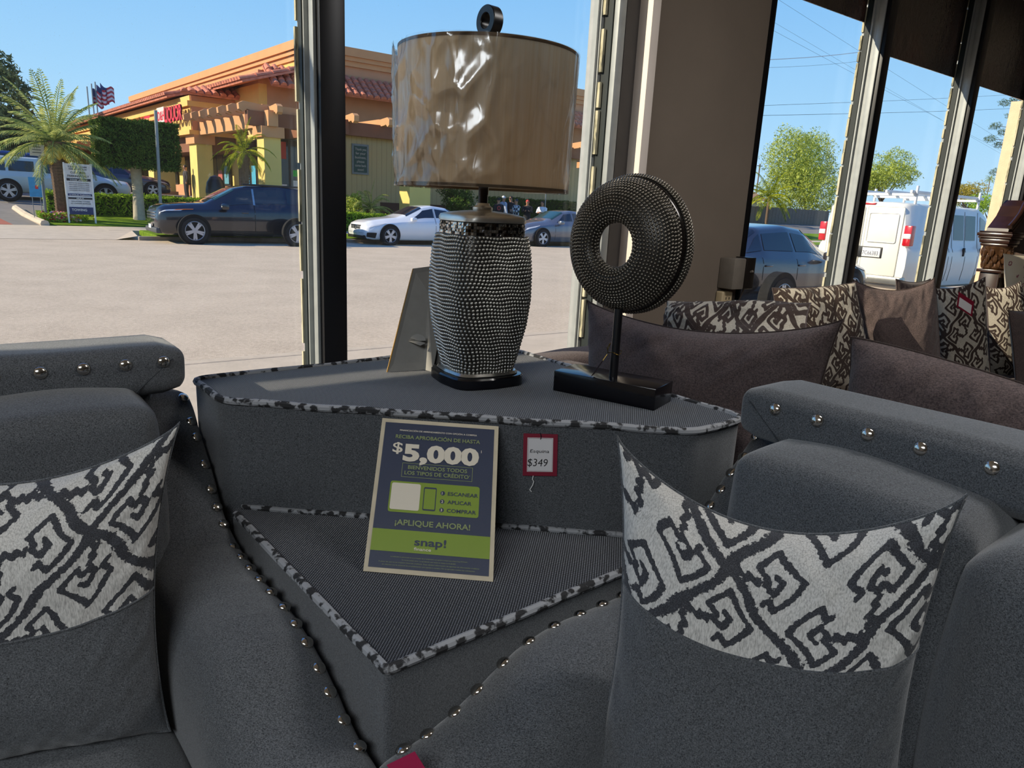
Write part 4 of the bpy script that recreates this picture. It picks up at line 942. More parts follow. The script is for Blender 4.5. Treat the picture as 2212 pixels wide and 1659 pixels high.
LOTM = plain('parking_lot', (130, 124, 118), .95, 0, .1, 3)
struct('parking_lot', hillbox(MB(ST), -90, 160, 29.6, 140, -.004, 60), LOTM)
BRICKP = plain('red_brick_paving', (170, 98, 78), .9, 0, .15, 20)
struct('brick_paving', MB(ST).add([(-8, 29.62, zg(29.62) + .004), (1.0, 29.62, zg(29.62) + .004), (0.6, 31.6, zg(31.6) + .004), (-8, 31.6, zg(31.6) + .004)], [(0, 1, 2, 3)]), BRICKP)
tag(hillbox(MB(ST), 1.9, 60, 29.62, 33.6, .03).build('planter_lawn', GRASS, base=S(10, 31, 0)), 'sunlit lawn around the palm, the parking notice and the clipped tree', 'grass', kind='stuff')
struct('planter_curb', MB(ST).tube([(1.9, 29.5, -.05), (1.75, 30.5, zg(30.5) + .02), (1.5, 32, zg(32) + .02), (1.3, 34, zg(34) + .02)], .14, 8), CONC)
struct('far_ground', MB(ST).box((-300, 140, -2), (500, 420, .9)), plain('distant_ground', (150, 140, 110), .95))
# near-side ground beyond the shop on the right
struct('side_lot', MB(ST).box((13.2, -40, -.3), (140, WD + .11, -.11)), CONC)
# ------------------------------------------------------------------ foliage helpers
def leafmat(name, a, b, sc=3.0, tl=.35):
    t = NT(name); v = t.coord(); f = t.noise(v, sc, 3, .7); oi = t.n('NewGeometry')
    r = t.ramp(t.math('ADD', t.math('MULTIPLY', f, .6), t.math('MULTIPLY', oi.outputs['Random Per Island'], .4)), [(.3, rgb(*a)), (.7, rgb(*b))])
    t.t.nodes.remove(t.b); d1 = t.n('BsdfDiffuse'); d2 = t.n('BsdfTranslucent'); mx = t.n('MixShader'); mx.inputs[0].default_value = tl
    t.l(r, d1.inputs[0]); t.l(r, d2.inputs[0]); t.l(d1.outputs[0], mx.inputs[1]); t.l(d2.outputs[0], mx.inputs[2]); t.l(mx.outputs[0], t.out.inputs[0]); M[name] = t.m; return t.m
L_HEDGE = leafmat('hedge_leaf', (96, 134, 34), (178, 204, 72)); L_DARK = leafmat('ficus_leaf', (44, 70, 34), (104, 130, 58)); L_TREE = leafmat('tree_leaf', (120, 140, 56), (204, 212, 108))
L_PALM = leafmat('palm_leaf', (116, 138, 76), (214, 214, 128), 1.5); L_YEL = leafmat('yellow_leaf', (130, 120, 40), (200, 180, 90)); L_CON = leafmat('conifer_leaf', (70, 92, 68), (130, 146, 106)); L_FP = leafmat('fan_palm', (60, 92, 30), (190, 190, 50), 2)
BARK = plain('bark', (112, 92, 74), .95, 0, .25, 14, .8); BARKP = plain('pale_bark', (188, 176, 156), .9, 0, .12, 8, .3)
rng = np.random.default_rng(5)
def leaves_mesh(name, P, Nrm, size, mat, parent, asp=.55, jit=.9):
    """one small pointed leaf (a quad) per point"""
    n = len(P); Nn = Nrm + rng.normal(0, jit, (n, 3)); Nn /= np.linalg.norm(Nn, axis=1)[:, None]
    a = rng.normal(0, 1, (n, 3)); X_ = np.cross(a, Nn); X_ /= np.linalg.norm(X_, axis=1)[:, None]; Y_ = np.cross(Nn, X_)
    s = size * rng.uniform(.6, 1.3, (n, 1)); Vv = np.stack([P - X_ * s, P + Y_ * s * asp * .5, P + X_ * s, P - Y_ * s * asp * .5], 1).reshape(-1, 3)
    me = bpy.data.meshes.new(name); me.vertices.add(4 * n); me.vertices.foreach_set('co', Vv.ravel()); me.loops.add(4 * n); me.loops.foreach_set('vertex_index', np.arange(4 * n)); me.polygons.add(n)
    me.polygons.foreach_set('loop_start', np.arange(0, 4 * n, 4)); me.update(calc_edges=True)
    return link(name, me, parent, [mat])
def blob_points(c, r, n, lump=.25, seed=0):
    d = rng.normal(0, 1, (n, 3)); d /= np.linalg.norm(d, axis=1)[:, None]; k = rng.uniform(.55, 1.0, (n, 1)) ** .6
    f = np.array([1 + lump * mnoise.noise(Vector((x * 2.2 + seed).tolist())) for x in d])[:, None]
    return np.array(c) + d * np.array(r) * k * f, d
def leafy_tree(name, label, base, trunk_h, crown_c, crown_r, nl, size, mat, nb=9, bark=BARK, lean=0, group=None, nblob=7, seed=1):
    random.seed(seed); base = Vector(base); r = thing(name, label, 'tree', base, group); cc = Vector(crown_c); cr_ = Vector(crown_r)
    top = Vector((base.x + lean, base.y, base.z + trunk_h)); w = max(.05, trunk_h * .045) if trunk_h > .5 else .08
    mb = MB().tube([base - Vector((0, 0, .1)), base.lerp(top, .5) + Vector((w * .3, 0, 0)), top, top.lerp(cc, .7)], [w * 1.5, w * 1.1, w, w * .4], 9)
    for i in range(nb):
        a = random.uniform(0, 6.28); e = cc + Vector((cr_.x * .7 * math.cos(a), cr_.y * .7 * math.sin(a), cr_.z * random.uniform(-.5, .6))); m_ = top.lerp(e, .5) + Vector((0, 0, .1 * cr_.z))
        mb.tube([top - Vector((0, 0, random.uniform(0, .3) * trunk_h)), m_, e], [w * .6, w * .35, w * .1], 6)
    mb.build('trunk', bark, r, True)
    Ps, Ns = [], []
    for i in range(nblob):
        a = 6.28 * i / nblob + random.uniform(-.3, .3); f = 0 if i == 0 else .55; c2 = (cc.x + cr_.x * f * math.cos(a), cc.y + cr_.y * f * math.sin(a), cc.z + (cr_.z * random.uniform(-.45, .5) if i else cr_.z * .25))
        p, d = blob_points(c2, tuple(x * random.uniform(.42, .6) if i else x * .62 for x in cr_), nl // nblob, .45, i * 3.1 + seed); Ps.append(p); Ns.append(d)
    leaves_mesh('foliage', np.concatenate(Ps), np.concatenate(Ns), size, mat, r); return r
def box_points(a, b, n, rnd=0.15, T=None):
    a, b = np.array(a), np.array(b); s = b - a; ar = [s[1] * s[2], s[1] * s[2], s[0] * s[2], s[0] * s[2], s[0] * s[1]]; ar = np.array(ar) / sum(ar)
    f = rng.choice(5, n, p=ar); P = rng.uniform(0, 1, (n, 3)); Nn = np.zeros((n, 3))
    for k, (ax_, v_) in enumerate(((0, 0), (0, 1), (1, 0), (1, 1), (2, 1))):
        m_ = f == k; P[m_, ax_] = v_; Nn[m_, ax_] = 1 if v_ else -1
    P = a + P * s; P -= Nn * rng.uniform(0, rnd, (n, 1)); 
    w = np.array([mnoise.noise(Vector(p)) for p in (P * 1.6).tolist()])[:, None] * rnd * 1.2; P = P + Nn * w
    if T is not None:
        M4 = np.array(T); P = P @ M4[:3, :3].T + M4[:3, 3]; Nn = Nn @ M4[:3, :3].T
    return P, Nn
def hedge(name, label, cat, u0, u1, v0, v1, z0, z1, mat, n, size, rnd=.12, group=None, inner=(40, 52, 20)):
    r = thing(name, label, cat, S((u0 + u1) / 2, (v0 + v1) / 2, z0), group)
    MB(ST).rbox((u0 + .08, v0 + .08, z0), (u1 - .08, v1 - .08, z1 - .08), .06).build('foliage_core', plain('dark_twigs', inner, 1, 0, .3, 6), r)
    P, Nn = box_points((u0, v0, z0), (u1, v1, z1), n, rnd, ST); leaves_mesh('foliage', P, Nn, size, mat, r, jit=.6); return r
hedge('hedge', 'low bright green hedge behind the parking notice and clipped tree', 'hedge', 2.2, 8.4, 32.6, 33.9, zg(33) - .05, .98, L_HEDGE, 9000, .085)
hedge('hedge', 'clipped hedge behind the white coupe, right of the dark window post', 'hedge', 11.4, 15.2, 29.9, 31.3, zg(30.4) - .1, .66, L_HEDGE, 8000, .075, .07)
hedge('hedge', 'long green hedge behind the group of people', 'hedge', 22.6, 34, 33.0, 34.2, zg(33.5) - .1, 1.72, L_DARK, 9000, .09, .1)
# clipped ficus
fb = V(300, 458, 31.6); fb.z = zg(31.6)
fr_ = thing('topiary_tree', 'ficus clipped to a dark green block on a pale trunk', 'tree', fb)
MB().tube([fb - Vector((0, 0, .1)), fb + Vector((.02, 0, 1.0)), fb + Vector((.0, 0, 2.2))], [.23, .19, .2], 12).build('trunk', BARKP, fr_, True)
ul, ur = UV(V(207, 300, 31.6))[0], UV(V(374, 300, 31.6))[0]; zt_, zb_ = V(290, 263, 31.6).z, V(300, 366, 31.6).z
MB(ST).rbox((ul + .12, 30.6, zb_ + .1), (ur - .12, 32.9, zt_ - .1), .25).build('foliage_core', plain('ficus_shadow', (16, 24, 12), 1), fr_)  # near-black solid core, painted as the shade between the leaves
P, Nn = box_points((ul, 30.45, zb_), (ur, 33.0, zt_), 26000, .12, ST); leaves_mesh('foliage', P, Nn, .06, L_DARK, fr_, jit=.5)
# palms
def palm(name, label, base, h, nf, fl, mat, trunk_r=.22, sag=1.0, fan=False, group=None, seed=2, leaflet=.34, boot=True):
    random.seed(seed); base = Vector(base); r = thing(name, label, 'palm tree', base, group); top = base + Vector((0, 0, h))
    mb = MB(); k = 26
    for i in range(k):
        z0, z1 = i / k, (i + 1) / k; w = trunk_r * (.72 + .55 * (z0 ** 3 if boot else 0)); mb.tube([base + Vector((0, 0, h * z0 - (.1 if i == 0 else 0))), base + Vector((0, 0, h * z1 + .03))], [w * .92, w * 1.12], 10)
    mb.build('trunk', BARK, r)
    vs_, fs_ = [], []; mb = MB()
    for f in range(nf):
        az = 2.399 * f + random.uniform(-.2, .2); el = math.radians(82 - 98 * (f / nf) ** .8 + random.uniform(-8, 8)); L = fl * random.uniform(.85, 1.1)
        d = Vector((math.cos(az) * math.cos(el), math.sin(az) * math.cos(el), math.sin(el))); p = top.copy(); path = [p.copy()]; n = 14
        for i in range(n): d = (d + Vector((0, 0, -.075 * sag * (1 + i / n)))).normalized(); p = p + d * L / n; path.append(p.copy())
        mb.tube([tuple(q) for q in path[::2]], [.03 * fl / 2.2 * (1 - .8 * i / 7) for i in range(8)], 4)
        side = d.cross(Vector((0, 0, 1))); side = side.normalized() if side.length > .05 else Vector((1, 0, 0))
        for i in range(2, n):
            for s_ in (-1, 1):
                for e in (0, .5):
                    q = path[i].lerp(path[i + 1] if i < n else path[i], e); t_ = (path[i] - path[i - 1]).normalized(); ll = leaflet * fl * .5 * math.sin(math.pi * min(1, (i + e) / n * .9 + .1)) ** .6 * random.uniform(.8, 1.1)
                    dd = (side * s_ * .8 + t_ * .75 + Vector((0, 0, -.28))).normalized(); w = t_ * .022 * fl
                    b = len(vs_); vs_ += [tuple(q - w * .5), tuple(q + dd * ll * .5 - w * .6), tuple(q + dd * ll + Vector((0, 0, -ll * .2))), tuple(q + dd * ll * .5 + w * .6 )]; fs_.append((b, b + 1, b + 2, b + 3))
    mb.add(vs_, fs_); mb.build('fronds', mat, r, fix=False); return r
pb = V(133, 452, 31.2); pb.z = zg(31.2)
PM = palm('date_palm', 'tall feathery palm with a thick shaggy trunk beside the parking notice', pb, V(118, 308, 31.2).z - pb.z, 46, 2.35, L_PALM, .27, .72, seed=3)
mb = MB()
tp = pb + Vector((0, 0, V(118, 308, 31.2).z - pb.z))
for i in range(26):
    a = i * 2.4; mb.ball(tuple(tp + Vector((.38 * math.cos(a), .38 * math.sin(a), -.35 - .3 * ((i * 7) % 5) / 5))), (.11, .11, .2), 7, 5)
mb.build('fruit_cluster', plain('yellow_fruit', (196, 170, 60), .7), PM, True)
pm2 = V(530, 420, 29.9); pm2.z = zg(30)
palm('fan_palm', 'short bright palm between the yellow pergola pillars', pm2, V(528, 330, 29.9).z - pm2.z, 30, 1.35, L_FP, .2, 1.3, seed=5)
p3 = V(800, 480, 31.6); p3.z = zg(31.6)
palm('garden_palm', 'arching green garden palm above the hedge by the shop wall', p3, .75, 26, 1.5, L_PALM, .2, 1.2, seed=6)
p4 = V(760, 470, 31.8); p4.z = zg(31.8)
leafy_tree('garden_shrub', 'grey green shrub beside the garden palm, against the window post', p4, .2, V(765, 445, 31.8), (.6, .6, .6), 1500, .08, L_TREE, 4, seed=8)
s5 = V(995, 470, 31.6); s5.z = zg(31.6)
leafy_tree('garden_shrub', 'round dusty green shrub behind the roof of the white coupe', s5, .3, V(990, 425, 31.6), (.95, .8, .9), 3600, .085, L_DARK, 6, seed=9)
s6 = V(865, 470, 31.0); s6.z = zg(31)
palm('grass_tuft', 'dry yellow tuft of ornamental grass by the pale pillar base', s6, .15, 22, .7, L_YEL, .1, .8, seed=12, leaflet=.1)
# flower bed
random.seed(11)
fbed = thing('flower_bed', 'bed of pink, red, purple and yellow flowers at the foot of the palm', 'flowers', S(2.6, 30.7, zg(30.7)))
for nm, colr, n_, u0, u1 in (('pink_bloom', (232, 150, 160), 150, 2.25, 3.1), ('red_bloom', (190, 30, 48), 90, 1.9, 3.1), ('purple_bloom', (120, 90, 150), 40, 2.2, 3.0), ('yellow_bloom', (238, 200, 40), 22, 1.9, 3.55), ('white_bloom', (228, 222, 200), 40, 2.0, 3.3)):
    mb = MB(ST)
    for i in range(n_): 
        u_, v_ = random.uniform(u0, u1), random.uniform(30.3, 31.0); mb.ball((u_, v_, zg(v_) + random.uniform(.05, .3)), .045, 6, 4)
    tag(mb.build(nm, plain(nm, colr, .7), fbed), kind='stuff')
P, Nn = box_points((1.8, 30.25, 0), (3.3, 31.1, .28), 1800, .1, ST); leaves_mesh('flower_leaves', P, Nn, .06, L_HEDGE, fbed)
# ------------------------------------------------------------------ poles and notices on the far side
STEEL = plain('galvanised_post', (130, 136, 140), .4, .6, .05)
def vpost(name, label, px0, py0, px1, py1, v_, r=.045, cat='pole', mat=STEEL):
    a = V(px1, py1, v_); a.z = zg(v_) - .1 if v_ > 29.6 else -.10; b = V(px0, py0, v_); b = Vector((a.x, a.y, b.z)) if abs(px0 - px1) < 3 else b
    return tag(MB().tube([a, b], r, 8).build(name, mat, smooth=True, base=a), label, cat)
vpost('sign_pole', 'tall bare metal pole in front of the clipped tree', 336, 238, 347, 455, 29.9, .06)
no = thing('street_sign', 'white rectangular notice on a post beside the palm trunk', 'street sign', V(96, 432, 31.0)); 
a = V(96, 435, 31.0); a.z = zg(31) - .05; b = V(86, 335, 31.0)
MB().tube([a, b], .05, 8).build('post', STEEL, no, True)
a, b = V(62, 312, 31.0), V(97, 338, 31.0)
MB(ST).box((UV(a)[0], 30.97, b.z), (UV(b)[0], 31.0, a.z + .02)).build('sign_plate', plain('pale_sign', (190, 190, 180), .5), no)
for i in range(5): MB(ST).box((UV(a)[0] + .08, 30.962, b.z + .1 + i * .095), (UV(b)[0] - .1, 30.969, b.z + .125 + i * .095)).build('text_line', plain('sign_grey_ink', (90, 96, 90), .6), no)
ys = thing('yard_sign', 'small blue and white yard sign under the white notice', 'sign', V(78, 428, 30.6)); a, b = V(60, 382, 30.6), V(92, 426, 30.6)
MB(ST).box((UV(a)[0], 30.58, b.z), (UV(b)[0], 30.61, a.z)).build('sign_plate', plain('sky_blue_sign', (50, 140, 190), .5, 0, .15), ys)
MB(ST).box((UV(a)[0] + .18, 30.572, (a.z + b.z) / 2 - .06), (UV(b)[0] - .1, 30.579, (a.z + b.z) / 2 + .06)).build('logo_patch', plain('red_patch', (200, 40, 50), .5), ys)
for k in (.12, -.12): MB(ST).tube([((UV(a)[0] + UV(b)[0]) / 2 + k, 30.6, zg(30.6) - .05), ((UV(a)[0] + UV(b)[0]) / 2 + k, 30.6, b.z)], .012, 6).build('wire_leg', STEEL, ys)
ps = thing('parking_notice', 'large white parking notice reading TOW AWAY, standing on the lawn', 'sign', V(165, 465, 30.2))
c4 = [V(137, 352, 30.2), V(191, 356, 30.2), V(193, 464, 30.2), V(145, 464, 30.2)]
zt0, zb0 = (c4[0].z + c4[1].z) / 2, c4[2].z; u0_, u1_ = UV(c4[0])[0] + .02, UV(c4[1])[0] + .04
MB(ST).box((u0_, 30.18, zb0), (u1_, 30.22, zt0)).build('board', plain('sign_white', (214, 212, 212), .5), ps)
for uu in (u0_ - .05, u1_): MB(ST).box((uu, 30.16, zg(30.2) - .1), (uu + .05, 30.24, zt0 + .03)).build('leg', WHITE, ps)
Hs = zt0 - zb0; Ws = u1_ - u0_
INKB = plain('sign_black', (40, 42, 50), .6); NAVS = plain('sign_navy', (44, 56, 100), .6)
for a, b, m_ in ((.285, .335, INKB), (.585, .63, NAVS), (.66, .695, INKB), (.85, 1.0, NAVS)): MB(ST).box((u0_ + .02, 30.172, zt0 - b * Hs), (u1_ - .02, 30.179, zt0 - a * Hs)).build('printed_band', m_, ps)
def wt(body, un, vn, cap, wf, mat, u0_=u0_, Ws=Ws, zt0=zt0, Hs=Hs, par=ps, y=30.168):
    text('lettering', body, S(u0_ + un * Ws, y, zt0 - vn * Hs), DU, Vector((0, 0, 1)), cap * Hs, mat, par, wf * Ws, .015, 'CENTER')
wt('12100-12144', .5, .075, .035, .72, INKB); wt('PARAMOUNT BLVD', .5, .12, .03, .7, INKB); wt('CUSTOMER', .5, .19, .04, .6, INKB); wt('PARKING ONLY', .5, .26, .042, .85, INKB); wt('TOW AWAY', .5, .33, .03, .7, WHITE)
for i in range(5): wt('UNAUTHORIZED VEHICLES NOT PARKED', .5, .385 + i * .036, .018, .8, INKB)
wt('2 HOUR PARKING', .5, .622, .025, .84, WHITE); wt('MAX', .5, .69, .025, .3, WHITE); wt('VIOLATORS TOWED', .5, .75, .02, .75, INKB); wt('AT OWNER EXPENSE', .5, .79, .02, .8, INKB); wt('TOWING', .42, .93, .05, .6, WHITE)
# flags far behind
FLAGR = plain('flag_red', (196, 70, 76), .8); FLAGW = plain('flag_white', (226, 214, 214), .8); FLAGB = plain('flag_blue', (92, 100, 140), .8)
for i, (px, py, tx, ty, ly) in enumerate(((198, 192, 222, 205, 240), (208, 186, 234, 196, 240), (216, 182, 246, 192, 238))):
    g = thing('flag', ['leftmost of the three striped flags above the far roofs', 'middle one of the three striped flags above the far roofs', 'rightmost and highest of the striped flags above the far roofs'][i], 'flag', V(px, 260, 95), 'flags beyond the shops')
    a = V(px, 300, 95); a.z = zg(95); b = V(px, py - 4, 95); MB().tube([a, Vector((a.x, a.y, b.z))], .07, 6).build('flagpole', STEEL, g, True)
    o = V(px, py, 95); w = (V(tx, py, 95) - o); hgt = 1.6
    for s_ in range(7):
        mb = MB(); mb.cur = 0
        mb.grid(lambda x, y, s_=s_: o + w * x + Vector((0, 0, -hgt * (s_ + y) / 7 - .5 * x + .18 * math.sin(x * 7 + i))) + DV * .3 * math.sin(x * 8), 14, 1); mb.build('stripe', FLAGR if s_ % 2 == 0 else FLAGW, g, fix=False)
    MB().grid(lambda x, y: o - DV * .03 + w * x * .42 + Vector((0, 0, -hgt * .52 * y - .5 * x * .42 + .18 * math.sin(x * .42 * 7 + i))) + DV * .3 * math.sin(x * .42 * 8), 8, 2).build('canton', FLAGB, g, fix=False)
cb_ = V(20, 400, 60); cb_.z = zg(60)
leafy_tree('conifer_tree', 'dark grey green tree rising behind the palm at the left edge', cb_, 3, V(14, 265, 60), (2.6, 2.6, 4.2), 9000, .26, L_CON, 5, seed=21)
# ================================================================== the stucco shops across the road
CB = V(655, 200, 36.0); CB.z = 0
LA = math.radians(-40); DL = Vector((math.sin(LA), math.cos(LA), 0)); NL = Vector((-DL.y, DL.x, 0)) 
if NL.x > 0: NL = -NL
RW = frame(CB, DU, DV)                        # right wing: x along street, y back
LW = Matrix((DL, NL, Vector((0, 0, 1)))).transposed().to_4x4(); LW.translation = CB      # left side: x away, y outward
OCHRE = plain('ochre_stucco', (232, 184, 106), .95, 0, .05, 2, .2); ORNG = plain('orange_stucco', (196, 142, 106), .95, 0, .06, 2, .2); TERR = plain('cornice_stucco', (204, 150, 104), .95, 0, .05, 2)
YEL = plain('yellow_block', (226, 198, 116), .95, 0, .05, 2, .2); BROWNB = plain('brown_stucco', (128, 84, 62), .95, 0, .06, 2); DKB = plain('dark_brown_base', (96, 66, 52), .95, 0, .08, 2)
t = NT('grooved_siding'); v = t.coord(); w_ = t.n('TexWave', wave_type='BANDS', bands_direction='X', wave_profile='SAW'); w_.inputs['Scale'].default_value = 1.1; mp = t.n('Mapping'); mp.inputs['Rotation'].default_value = (0, 0, -math.atan2(DU.y, DU.x)); t.l(v, mp.inputs[0]); t.l(mp.outputs[0], w_.inputs[0])
t.set(t.ramp(w_.outputs['Fac'], [(.0, rgb(150, 128, 84)), (.1, rgb(206, 180, 128))]), .9); SIDING = t.m
TILE = plain('terracotta_tile', (198, 122, 96), .85, 0, .28, 5, .2)
SGL = plain('store_glass', (26, 30, 34), .08, 0, 0, spec=.6); BRZ = plain('store_bronze', (40, 34, 32), .5)
SHOP = thing('shop_building', 'ochre stucco shop block with terracotta tile roofs across the road', 'building', CB)
def rwx(px, v_=36.0): return UV(V(px, 300, v_))[0] - UV(CB)[0]
X1 = rwx(1420)
b = MB(RW).box((0, 0, 4.4), (X1, 14, 7.7)).box((0, 1.2, -.2), (X1, 14, 4.4)); b.build('upper_wall', ORNG, SHOP)
MB(LW).box((0, -2, 0), (34.0, .0, 7.75)).box((.02, 0.0, 6.0), (34.0, .04, 7.75)).build('parapet_wall', OCHRE, SHOP)
for z0, z1, pr in ((8.12, 8.52, .34), (7.92, 8.12, .24), (7.68, 7.92, .13)):
    MB(RW).box((-pr, -pr, z0), (X1, 14, z1)).build('cornice', TERR, SHOP)
    MB(LW).box((0, -2, z0), (34.0 + pr, pr, z1)).build('cornice', TERR, SHOP)
for w_ in (8.5, 30.0):
    MB(LW).box((w_, 0, 7.25), (w_ + .25, .35, 7.5)).build('parapet_vent', DKB, SHOP)
def barrels(mb, O, along, out, drop, run, length, pitch=.36, r=.15, seg=4, hip=False):
    """half-round clay tiles laid in courses down a slope"""
    O = Vector(O); a = Vector(along).normalized(); sl = (Vector(out) * run + Vector((0, 0, -drop))); L = sl.length; s = sl / L; up_ = a.cross(s); 
    if up_.z < 0: up_ = -up_
    if hip: mb.add([tuple(O + sl), tuple(O + a * length + sl), tuple(O + a * length), tuple(O + sl - up_ * .1), tuple(O + a * length + sl - up_ * .1), tuple(O + a * length - up_ * .1)], [(0, 1, 2), (5, 4, 3), (0, 3, 4, 1), (1, 4, 5, 2), (2, 5, 3, 0)])
    else: mb.add([tuple(O), tuple(O + a * length), tuple(O + a * length + sl), tuple(O + sl), tuple(O - up_ * .1), tuple(O + a * length - up_ * .1), tuple(O + a * length + sl - up_ * .1), tuple(O + sl - up_ * .1)], [(0, 1, 2, 3), (7, 6, 5, 4), (0, 4, 5, 1), (3, 2, 6, 7), (0, 3, 7, 4), (1, 5, 6, 2)])
    for i in range(int(length / pitch)):
        c = O + a * (i + .5) * pitch; n = seg; L = sl.length
        if hip: fr_ = min(1, (i + .8) * pitch / length); c = c + s * L * (1 - fr_); L = L * fr_; n = max(1, round(seg * fr_))
        for k in range(n):
            p0 = c + s * (L * k / n); p1 = c + s * (L * (k + 1) / n + .06); r0, r1 = r * .88, r * 1.08
            ring0 = [p0 + a * r0 * math.cos(x) + up_ * (r0 * math.sin(x) + .01) for x in [math.pi * j / 5 for j in range(6)]]; ring1 = [p1 + a * r1 * math.cos(x) + up_ * (r1 * math.sin(x) + .03) for x in [math.pi * j / 5 for j in range(6)]]
            mb.add([tuple(q) for q in ring0 + ring1], [(j, j + 1, 7 + j, 6 + j) for j in range(5)] + [(6, 7, 8, 9, 10, 11)])
    return mb
OF = 2.18                                   # lower block stands this far out to the left
lowC = CB + NL * OF                         # its corner
RL = frame(lowC, DU, DV)
XL = (CB - lowC).length
# tile roofs: street face of the lower block and right wing, then left face, then the sign block
barrels(MB(), lowC + Vector((-.0, 0, 7.12)) + DU * .2, DU, -DV, .95, 1.25, X1 + 1.5).build('tile_roof', TILE, SHOP, fix=False)
barrels(MB(), CB + NL * 0.3 + Vector((0, 0, 7.12)) - DL * 1.2, DL, NL, .95, OF + .9, 8.5).build('tile_roof', TILE, SHOP, fix=False)
SB = 4.36
barrels(MB(), CB + NL * .3 + DL * 5.0 + Vector((0, 0, 7.05)), DL, NL, 1.25, SB + .3, 60).build('tile_roof', TILE, SHOP, fix=False)
barrels(MB(), CB + NL * (SB + .6) + DL * 5.0 + Vector((0, 0, 7.05)), -NL, -DL, 1.25, 2.4, SB + .3, .36, seg=5, hip=True).build('tile_roof', TILE, SHOP, fix=False)
# walls under the roofs
MB(RL).box((0, .02, 4.4), (X1 + 2, 3, 6.9)).build('roof_wall', BROWNB if False else ORNG, SHOP)
MB(LW).box((0, 0, 4.4), (9, OF + .01, 6.3)).build('lit_wall', OCHRE, SHOP)
MB(LW).box((3.3, 0, 4.05), (60, SB, 5.75)).box((3.2, 0, 3.95), (60, SB + .12, 4.15)).box((3.2, 0, 5.25), (60, SB + .14, 5.5)).build('sign_band', OCHRE, SHOP)
MB(LW).box((3.24, .1, 4.05), (3.31, SB - .05, 5.75)).build('band_end', ORNG, SHOP)
MB(RL).box((0, .3, -.3), (X1 + 2, 2, 4.4)).build('siding_wall', SIDING, SHOP)
MB(RL).box((6.4, .22, -.3), (X1 + 2, .3, 1.15)).build('base_course', DKB, SHOP)
MB(LW).box((0, OF - .4, .0), (60, OF, 4.05)).build('arcade_wall', YEL, SHOP)
MB(LW).box((4, OF, .8), (60, OF + .05, 1.6)).build('base_course', ORNG, SHOP)
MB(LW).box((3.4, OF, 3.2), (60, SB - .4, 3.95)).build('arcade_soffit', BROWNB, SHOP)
# shop windows: street face (posters inside) and the arcade
def shopwin(T, x0, x1, z0, z1, y, n, posters=(), sgn=-1):
    for i in range(n):
        a, b_ = x0 + (x1 - x0) * i / n, x0 + (x1 - x0) * (i + 1) / n
        w = MB(T).box((a, min(y, y + sgn * .06), z0), (b_, max(y, y + sgn * .06), z1)).build('shop_window', BRZ, SHOP)
        MB(T).box((a + .06, min(y + sgn * .061, y + sgn * .075), z0 + .07), (b_ - .06, max(y + sgn * .061, y + sgn * .075), z1 - .07)).build('pane', SGL, w)
        for (k, pz0, pz1, c) in posters:
            if k == i: MB(T).box((a + .16, min(y + sgn * .076, y + sgn * .085), pz0), (b_ - .16, max(y + sgn * .076, y + sgn * .085), pz1)).build('poster', plain('poster_%d_%d_%d' % c, c, .5), w)
x600 = rwx(588) + 2.0
shopwin(RL, .5, 4.3, .6, 3.95, .3, 4, ((0, 3.0, 3.8, (180, 60, 50)), (0, 1.0, 1.8, (210, 200, 200)), (1, 2.2, 2.5, (40, 190, 70)), (1, 1.2, 2.0, (225, 225, 225)), (2, .9, 2.0, (210, 200, 40)), (3, 2.4, 3.6, (110, 140, 120)), (3, 1.2, 2.1, (230, 225, 225))))
shopwin(LW, 4.2, 12.2, 1.6, 3.9, OF + .05, 8, ((0, 1.7, 2.6, (90, 150, 170)), (1, 1.7, 2.4, (170, 90, 80)), (3, 1.7, 3.7, (150, 150, 160)), (5, 1.7, 3.7, (170, 168, 170)), (6, 1.7, 3.7, (180, 176, 176))), 1)
shopwin(LW, 14, 34, 1.6, 3.9, OF + .05, 14, (), 1)
shopwin(LW, .4, 3.0, .9, 3.8, OF + .01, 3, ((0, 1.3, 2.6, (70, 160, 190)), (1, 1.3, 2.9, (90, 170, 200)), (2, 1.5, 2.8, (160, 110, 100))), 1)
# pergola round the corner, on yellow pillars
def pillar(T, x0, x1, y0, y1, z0, z1, cap=True):
    p = MB(T).box((x0, y0, z0), (x1, y1, z1)).build('pillar', YEL, SHOP)
    if cap: MB(T).box((x0 - .12, y0 - .12, z1 - .42), (x1 + .12, y1 + .12, z1)).build('pillar_capital', TERR, p); MB(T).box((x0 - .1, y0 - .1, z0), (x1 + .1, y1 + .1, z0 + .55)).build('pillar_base', TERR, p)
pillar(LW, -5.5, -4.75, SB - .95, SB - .25, -.2, 3.95)
pillar(LW, 3.3, 4.5, SB - .95, SB - .2, .2, 3.95)
for k in range(5): pillar(LW, 11 + 8 * k, 12.2 + 8 * k, SB - 1.15, SB, .6, 3.95)
beam = lambda T, a, b_, m_=TERR: MB(T).box(a, b_).build('pergola_beam', m_, SHOP)
beam(LW, (-5.8, SB - .75, 3.95), (3.3, SB - .35, 4.55))
beam(LW, (-5.8, .5, 3.95), (3.3, .9, 4.55), BROWNB)
